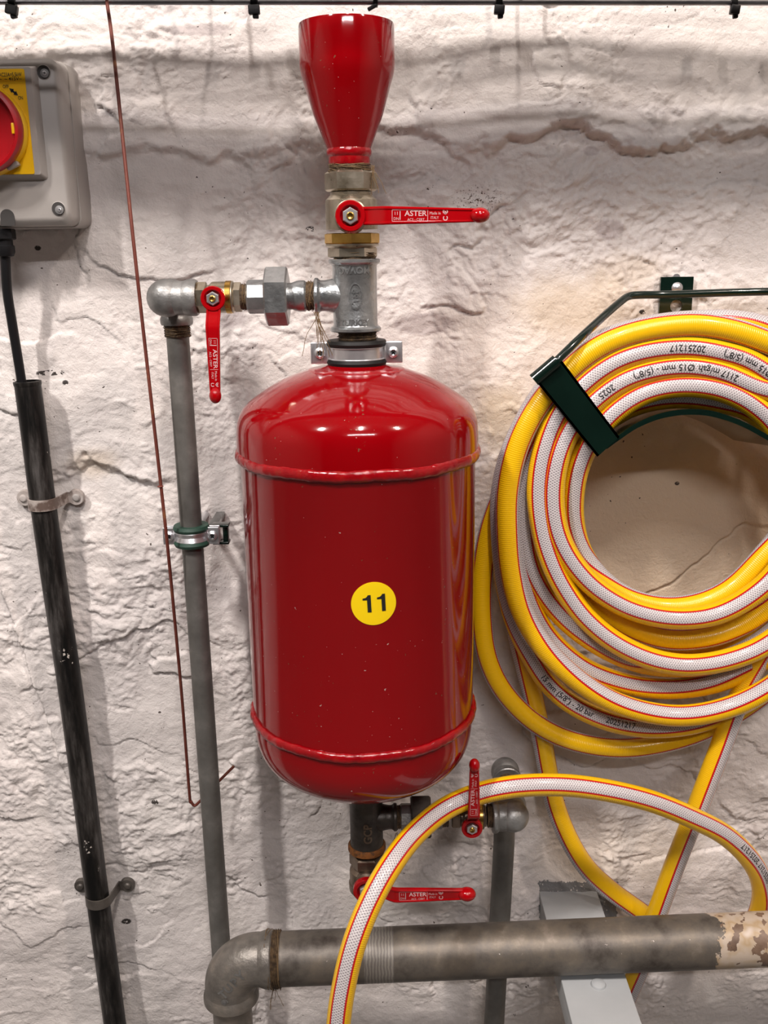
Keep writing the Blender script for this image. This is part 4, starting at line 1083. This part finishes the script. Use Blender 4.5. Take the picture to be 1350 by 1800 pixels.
# plate with a round hole
mb = MB(); n = 32; vs = []; fs = []
x0, x1, z0_, z1_ = pc.x - w_ / 2, pc.x + w_ / 2, pc.z - h_ / 2 - .01, pc.z + h_ / 2 - .01
for d in (dpl, dpl - .004):
    for k in range(n):
        a = 2 * PI * k / n; vs.append(Vector((hc.x + rh * math.cos(a), -d, hc.z + rh * math.sin(a))))
    for k in range(n):
        a = 2 * PI * k / n; ca_, sa_ = math.cos(a), math.sin(a)
        tx_ = ((x1 if ca_ > 0 else x0) - hc.x) / ca_ if abs(ca_) > 1e-6 else 1e9
        tz_ = ((z1_ if sa_ > 0 else z0_) - hc.z) / sa_ if abs(sa_) > 1e-6 else 1e9
        q = min(tx_, tz_); X_, Z_ = hc.x + q * ca_, hc.z + q * sa_
        vs.append(Vector((X_, -d, Z_)))
# snap the nearest rim vertices to the true corners
for base in (n, 3 * n):
    for cx_, cz_ in ((x0, z0_), (x0, z1_), (x1, z0_), (x1, z1_)):
        j = min(range(n), key=lambda k: (vs[base + k].x - cx_) ** 2 + (vs[base + k].z - cz_) ** 2)
        vs[base + j] = Vector((cx_, vs[base + j].y, cz_))
for k in range(n):
    k2 = (k + 1) % n
    fs += [(k, k2, n + k2, n + k), (2 * n + k, 3 * n + k, 3 * n + k2, 2 * n + k2), (n + k, n + k2, 3 * n + k2, 3 * n + k), (k, 2 * n + k, 2 * n + k2, k2)]
mb.add(vs, fs).build('wall_plate', M['green'], t, 30)
MB().lathe(at(1190, 506, dpl) + vY * .001, -vY, [(.006, 0), (.006, .002), (.004, .004), (.001, .005)], 24).build('fixing_screw', M['zinc'], t)
for b_ in (.020,): MB().lathe(Vector((pc.x, -dpl + .003, pc.z + b_)), vY, [(.004, 0), (.004, dpl + .02)], 16).build('wall_bolt', M['zinc'], t)
DH = .120
rr_ = 7 * S(1150, 515, .05)
rp_ = [(973, 640, .131), (985, 628, .131), (1020, 594, .118), (1060, 557, .085), (1090, 531, .055), (1105, 521, .042), (1125, 518.5, .038), (1162, 518, .033), (1215, 516.5, .033), (1290, 514, .033), (1350, 512.5, .033), (1430, 511, .04), (1462, 518, .05), (1500, 557, .09), (1550, 608, .131)]
MB().tube(catmull([tuple(at(*p)) for p in rp_], 8), rr_, 20).build('top_rod', M['green'], t)
# retaining plates in front of the coil (left one in view, its mirror beyond the frame)
def retainer(pa_, pb_, pc_, pd_):
    mb = MB(); a, b, c, d = [at(*q) for q in (pa_, pb_, pc_, pd_)]
    u = (b - a).normalized(); l = (d - a); th = .0025
    nrm = (b - a).cross(d - a).normalized();
    if nrm.y > 0: nrm = -nrm
    def slab(q, tt): mb.add([p for p in q] + [p - nrm * tt for p in q], [(0, 1, 2, 3), (7, 6, 5, 4), (0, 4, 5, 1), (1, 5, 6, 2), (2, 6, 7, 3), (3, 7, 4, 0)])
    slab([a, b, c, d], th)
    fl = .010
    slab([a, b, b - nrm * fl, a - nrm * fl], .0) if False else None
    e1 = (d - a).normalized(); e2 = (b - a).normalized()
    mb.add([a, d, d - nrm * fl, a - nrm * fl, a + e2 * th, d + e2 * th, d + e2 * th - nrm * fl, a + e2 * th - nrm * fl], [(0, 1, 2, 3), (7, 6, 5, 4), (0, 4, 5, 1), (1, 5, 6, 2), (2, 6, 7, 3), (3, 7, 4, 0)])
    mb.add([b, c, c - nrm * fl, b - nrm * fl, b - e2 * th, c - e2 * th, c - e2 * th - nrm * fl, b - e2 * th - nrm * fl], [(0, 1, 2, 3), (7, 6, 5, 4), (0, 4, 5, 1), (1, 5, 6, 2), (2, 6, 7, 3), (3, 7, 4, 0)])
    # rolled top socket for the rod
    mb.tube([a + e1 * .002 + nrm * .001 - e2 * .001, b + e1 * .002 + nrm * .001 - e2 * .004], .0065, 20)
    return mb
DQ = .134
retainer((937, 664, DQ), (982, 626, DQ), (1089, 768, DQ), (1050, 803, DQ)).build('retaining_plate', M['green'], t, 25)
retainer((1605, 640, DQ), (1560, 605, DQ), (1440, 740, DQ), (1480, 778, DQ)).build('retaining_plate', M['green'], t, 25)
# curved saddle under the inner turn, wall to front
sp = [(1066, 789), (1088, 773), (1120, 752), (1160, 736), (1205, 729), (1250, 732), (1300, 748), (1345, 772), (1366, 785)]
sq = catmull([tuple(at(px, py - 2, .13)) for px, py in sp], 6)
vs = []; fs = []; n = len(sq)
for p in sq:
    for (y_, dz) in ((-.130, 0), (-.130, .0025), (-.108, -.002), (-.012, -.0145), (-.012, -.017), (-.108, -.0045)): vs.append(Vector((p[0], y_, p[2] + dz)))
for i in range(n - 1):
    for k in range(6): fs.append((i * 6 + k, i * 6 + (k + 1) % 6, (i + 1) * 6 + (k + 1) % 6, (i + 1) * 6 + k))
fs += [(5, 4, 3, 2, 1, 0), tuple((n - 1) * 6 + k for k in range(6))]
MB().add(vs, fs).build('curved_saddle', M['green'], t, 30)
vs = []; fs = []
for p in sq:      # raised front lip of the saddle
    for (y_, dz) in ((-.132, -.001), (-.132, .0045), (-.130, .0045), (-.130, -.001)): vs.append(Vector((p[0], y_, p[2] + dz)))
for i in range(n - 1):
    for k in range(4): fs.append((i * 4 + k, i * 4 + (k + 1) % 4, (i + 1) * 4 + (k + 1) % 4, (i + 1) * 4 + k))
MB().add(vs, fs).build('saddle_lip', M['green'], t, 30)

# ------------------------------------------------------------------ garden hose, one long piece
# rows: photo x, photo y, metres from the wall, degrees the white stripe is turned from facing the room
RH = .0118
path = []
def leg(*rows): path.extend(rows)
R0 = .088
# free end, from the floor side up behind strut and pipe to the coil
leg((1030, 2300, .07, 47), (1046, 2050, .068, 47), (1066, 1900, .066, 47), (1084, 1800, .066, 47), (1107, 1740, .067, 47), (1124, 1700, .070, 47), (1138, 1655, .074, 47), (1155, 1605, .078, 47), (1186, 1520, .085, 47), (1216, 1445, .088, 47), (1243, 1375, .088, 47), (1268, 1310, .086, 47), (1292, 1245, .086, 47), (1320, 1185, .086, 58), (1365, 1110, .082, 70), (1440, 1020, .075, 80), (1500, 900, .07, 90), (1500, 760, .06, 90), (1430, 650, .05, 90))
# turn A: rearmost, hangs lowest
leg((1330, 602, .045, 90), (1220, 592, .045, 90), (1110, 608, .045, 90), (1015, 665, .045, 90), (945, 745, .045, 90), (898, 835, .045, 90), (864, 920, .045, 90), (849, 1000, .045, 90), (847, 1080, .045, 90), (857, 1155, .046, 90), (887, 1217, .048, 90), (940, 1270, .050, 90), (1005, 1302, .052, 90), (1085, 1315, .052, 90), (1165, 1306, .052, 90), (1245, 1280, .052, 90), (1330, 1230, .05, 90), (1430, 1140, .05, 80), (1510, 1010, .055, 60), (1535, 880, .06, 60), (1500, 730, .07, 60), (1420, 620, .075, 40))
# turn B: behind the outer front turn, printed lower half
leg((1330, 572, .078, 55), (1220, 566, .080, 62), (1120, 580, .080, 62), (1030, 615, .080, 62), (955, 690, .080, 62), (905, 780, .080, 62), (883, 860, .080, 62), (882, 940, .078, 60), (889, 1020, .075, 45), (905, 1090, .072, 20), (932, 1150, .072, 5), (966, 1203, .073, 0), (1015, 1243, .075, 0), (1085, 1271, .077, 0), (1160, 1279, .079, 0), (1240, 1266, .079, 0), (1330, 1222, .078, 10), (1420, 1150, .078, 30), (1490, 1040, .08, 60), (1520, 900, .09, 70), (1490, 740, .10, 80), (1420, 640, .108, 88))
# turn C: outer front
leg((1330, 594, .110, 90), (1248, 573, .110, 90), (1180, 573, .110, 90), (1110, 586, .110, 90), (1050, 611, .110, 90), (996, 654, .110, 90), (947, 711, .110, 90), (911, 780, .110, 90), (893, 857, .110, 92), (892, 935, .110, -85), (900, 1013, .108, -80), (922, 1084, .107, -66), (966, 1150, .107, -50), (1030, 1206, .107, -35), (1101, 1242, .107, -24), (1187, 1258, .107, -18), (1268, 1247, .107, -16), (1345, 1213, .107, -15), (1420, 1150, .105, -10), (1480, 1060, .10, -5), (1500, 930, .095, 0), (1480, 790, .088, 0), (1420, 690, .085, 0))
# turn L: second layer, low
leg((1330, 628, .084, 0), (1220, 600, .084, 0), (1110, 620, .084, 0), (1010, 690, .084, 0), (940, 790, .084, -10), (910, 880, .084, -20), (908, 960, .084, -20), (922, 1040, .084, -15), (960, 1115, .084, -8), (1020, 1170, .084, -5), (1085, 1198, .084, -5), (1154, 1210, .084, -8), (1228, 1206, .084, -12), (1295, 1185, .084, -20), (1380, 1130, .084, -10), (1450, 1040, .084, 0), (1470, 920, .084, 0), (1450, 800, .084, 0), (1400, 710, .084, 0))
# turn K: second layer
leg((1330, 662, .084, 0), (1220, 635, .084, 0), (1110, 655, .084, 0), (1020, 715, .084, 0), (955, 800, .084, 0), (926, 880, .084, 0), (924, 950, .084, 0), (942, 1018, .084, 0), (985, 1080, .084, 0), (1044, 1128, .084, 0), (1110, 1160, .084, 0), (1180, 1172, .084, -60), (1260, 1165, .084, -80), (1350, 1120, .086, -60), (1420, 1040, .09, -30), (1455, 930, .10, -10), (1445, 800, .108, 0), (1400, 700, .11, 0))
# turn D: front, second from outside
leg((1330, 642, .110, 0), (1270, 620, .110, 0), (1207, 611, .110, 0), (1140, 617, .110, 0), (1080, 637, .110, 0), (1025, 677, .110, 0), (982, 728, .110, 0), (955, 796, .110, -3), (946, 860, .110, -3), (951, 920, .110, 0), (965, 975, .110, 0), (990, 1030, .110, 0), (1030, 1086, .111, 0), (1085, 1131, .112, 0), (1150, 1160, .112, 0), (1215, 1169, .112, 0), (1285, 1158, .112, 0), (1350, 1130, .112, 0), (1410, 1075, .112, 0), (1450, 980, .112, 0), (1455, 860, .112, 0), (1430, 760, .112, 0), (1390, 700, .111, 0))
# turn E: front, inner white
leg((1330, 680, .111, 0), (1270, 655, .111, 0), (1207, 645, .111, 0), (1145, 652, .111, 0), (1090, 672, .111, 0), (1040, 710, .111, 0), (1002, 755, .112, 0), (980, 810, .113, 0), (972, 870, .113, 0), (979, 930, .113, 0), (1002, 982, .113, 0), (1042, 1029, .113, 0), (1095, 1064, .113, 0), (1150, 1082, .113, 0), (1207, 1087, .113, 0), (1262, 1078, .113, 0), (1315, 1051, .113, 0), (1362, 1010, .112, 0), (1400, 950, .11, 0), (1415, 870, .108, 0), (1405, 790, .106, 0), (1370, 730, .106, 0))
# turn J: second layer between D and E at the bottom
leg((1320, 706, .087, 0), (1270, 684, .087, 0), (1207, 676, .087, -5), (1150, 684, .087, -5), (1098, 708, .087, -5), (1050, 750, .087, -5), (1010, 810, .087, -5), (990, 870, .087, -5), (990, 930, .087, -20), (1008, 990, .087, -50), (1045, 1050, .088, -80), (1100, 1098, .088, -90), (1165, 1122, .088, -90), (1230, 1122, .088, -90), (1290, 1105, .088, -90), (1350, 1065, .09, -60), (1395, 1000, .095, -30), (1410, 920, .10, -10), (1400, 840, .105, 0), (1370, 760, .109, 0))
# turn F: innermost
leg((1325, 713, .111, 0), (1270, 686, .111, 0), (1207, 677, .111, 0), (1145, 686, .111, 0), (1095, 712, .111, 0), (1052, 752, .110, -5), (1022, 805, .106, -8), (1008, 860, .100, -10), (1008, 920, .094, -12), (1024, 975, .090, -30), (1060, 1022, .088, -70), (1110, 1054, .087, -85), (1170, 1067, .087, -88), (1230, 1060, .087, -88), (1285, 1034, .087, -88), (1335, 985, .087, -85), (1385, 920, .086, -60), (1394, 850, .084, -30), (1380, 785, .082, 0))
leg((1326, 726, .080, 0), (1264, 706, .078, 0), (1200, 698, .078, 0), (1140, 704, .078, 0), (1085, 726, .078, 0), (1012, 782, .078, 0), (985, 850, .07, 20), (975, 920, .062, 60), (990, 1010, .058, 90), (1050, 1090, .056, 90), (1140, 1140, .055, 90), (1240, 1140, .055, 90), (1340, 1100, .055, 90), (1430, 1020, .055, 80), (1490, 900, .055, 70), (1480, 760, .055, 60), (1420, 660, .055, 60))
# turn N: leaves the coil on the left and drops to the big pipe
leg((1330, 600, .055, 60), (1220, 580, .056, 60), (1110, 598, .057, 60), (1010, 655, .058, 60), (940, 740, .058, 60), (900, 840, .058, 60), (887, 920, .056, 60), (888, 1000, .052, 62), (902, 1080, .048, 64), (921, 1160, .044, 66), (939, 1235, .040, 68), (953, 1300, .036, 68), (962, 1350, .036, 68), (976, 1415, .038, 68), (1000, 1475, .042, 70), (1032, 1526, .044, 72), (1075, 1566, .046, 74), (1120, 1598, .047, 78), (1170, 1632, .050, 85), (1230, 1656, .060, 90), (1285, 1655, .070, 90), (1320, 1630, .079, 85), (1338, 1590, .090, 70), (1338, 1550, .102, 45))
# the arch over the fittings, coming forward and down
leg((1318, 1510, .115, 28), (1275, 1468, .125, 15), (1216, 1437, .135, 8), (1150, 1410, .143, 5), (1080, 1392, .150, 4), (1005, 1381, .152, 4), (935, 1380, .157, 4), (880, 1386, .160, 4), (834, 1398, .1595, 4), (780, 1423, .172, 4), (728, 1467, .202, 4), (684, 1525, .246, 5), (648, 1592, .270, 6), (622, 1660, .285, 8), (606, 1725, .292, 9), (596, 1790, .296, 10), (590, 1880, .296, 10), (590, 1990, .290, 10), (600, 2150, .28, 10))
rows = []
for px, py, d, th in path:
    p = at(px, py, d); rows.append((p.x, p.y, p.z, th))
# angles unwrap modulo 180 (the stripe repeats twice round)
for i in range(1, len(rows)):
    a0, a1 = rows[i - 1][3], rows[i][3]
    while a1 - a0 > 90: a1 -= 180
    while a1 - a0 < -90: a1 += 180
    rows[i] = (*rows[i][:3], a1)
dense = catmull(rows, 12)
# resample evenly
seg_l = np.linalg.norm(np.diff(dense[:, :3], axis=0), axis=1); cum = np.concatenate([[0], np.cumsum(seg_l)])
stp = .0045; nn_ = int(cum[-1] / stp); ss = np.linspace(0, cum[-1], nn_)
HP = np.stack([np.interp(ss, cum, dense[:, k]) for k in range(4)], 1)
for _ in range(3): HP[1:-1, :3] = .25 * HP[:-2, :3] + .5 * HP[1:-1, :3] + .25 * HP[2:, :3]
HT = np.gradient(HP[:, :3], axis=0); HT /= np.linalg.norm(HT, axis=1)[:, None]
HB = np.array(CAM) - HP[:, :3]; HB -= HT * (HB * HT).sum(1)[:, None]; HB /= np.linalg.norm(HB, axis=1)[:, None]
HS = np.cross(HT, HB)
def hose_pt(i, ang_, lift=0):
    a = ang_ + math.radians(HP[i, 3]); r = RH + lift
    return HP[i, :3] + (HB[i] * math.cos(a) + HS[i] * math.sin(a)) * r
seg = 24; vs = np.empty((nn_, seg + 1, 3))
for k in range(seg + 1):
    a = 2 * PI * k / seg + np.radians(HP[:, 3])
    vs[:, k] = HP[:, :3] + (HB * np.cos(a)[:, None] + HS * np.sin(a)[:, None]) * RH
vid = np.arange(nn_ * (seg + 1)).reshape(nn_, seg + 1)
q = np.stack([vid[:-1, :-1], vid[:-1, 1:], vid[1:, 1:], vid[1:, :-1]], -1).reshape(-1, 4)
me = bpy.data.meshes.new('garden_hose'); me.vertices.add(nn_ * (seg + 1)); 
org = HP[0, :3].copy(); org[2] = max(.0, HP[:, 2].min())
me.vertices.foreach_set('co', (vs.reshape(-1, 3) - org).ravel())
me.loops.add(q.size); me.loops.foreach_set('vertex_index', q.ravel()); me.polygons.add(len(q)); me.polygons.foreach_set('loop_start', np.arange(0, q.size, 4))
me.update(calc_edges=True)
uv = me.uv_layers.new(name='UVMap'); UU = np.empty((nn_, seg + 1, 2)); UU[:, :, 0] = np.arange(seg + 1)[None] / seg; UU[:, :, 1] = ss[:, None]
uv.data.foreach_set('uv', UU.reshape(-1, 2)[q.ravel()].ravel())
me.validate(); me.polygons.foreach_set('use_smooth', [True] * len(me.polygons)); me.materials.append(M['hose'])
bmx = bmesh.new(); bmx.from_mesh(me); bmesh.ops.recalc_face_normals(bmx, faces=bmx.faces); bmx.to_mesh(me); bmx.free()
hroot = thing('garden_hose', tuple(org), 'coiled yellow garden hose with white braided stripes and red lines', 'hose')
hose = bpy.data.objects.new('hose_tube', me); C.collection.objects.link(hose); hose.parent = hroot
# printing along the white stripe
def hose_text(txt, px, py, size=.0088, flip=True, off=0):
    # nearest place along the hose, judged in space
    v, f = fine_text(txt, size, size * .3, .00006)
    best = None
    rel = HP[:, :3] - np.array(CAM)
    dep = rel @ np.array(FWD); X = rel @ np.array(RT) / dep * F_PX + 675; Y = 900 - rel @ np.array(UP) / dep * F_PX
    dd = (X - px) ** 2 + (Y - py) ** 2 + ((HP[:, 1] > -.065) * 400); i0 = int(dd.argmin())
    out = []
    for a, b in v:
        sg = 1 if flip else -1
        pos = i0 + sg * a / stp
        i = int(np.clip(math.floor(pos), 0, nn_ - 2)); fr = pos - i
        an = -sg * b / RH + off + (0 if math.cos(math.radians(HP[i0, 3])) > 0 else PI)
        p = hose_pt(i, an, .0003) * (1 - fr) + hose_pt(i + 1, an, .0003) * fr
        out.append(Vector(p))
    MB().add(out, f).build('hose_printing', M['ink'], hroot, 0)
hose_text('20251217', 1200, 613); hose_text('\u00d815 mm (5/8")', 1310, 634)
hose_text('2117 m/gah', 1260, 652); hose_text('\u00d815 mm - (5/8")', 1165, 648); hose_text('2025', 1070, 690)
hose_text('15 mm (5/8") - 20 bar', 985, 1222, flip=True); hose_text('20251217', 1085, 1272)
hose_text('20251217 20251217', 1318, 1510, flip=True)
for o in bpy.data.objects:
    if o.type == 'MESH' and len(o.data.polygons) == 0: print('EMPTY', o.name)
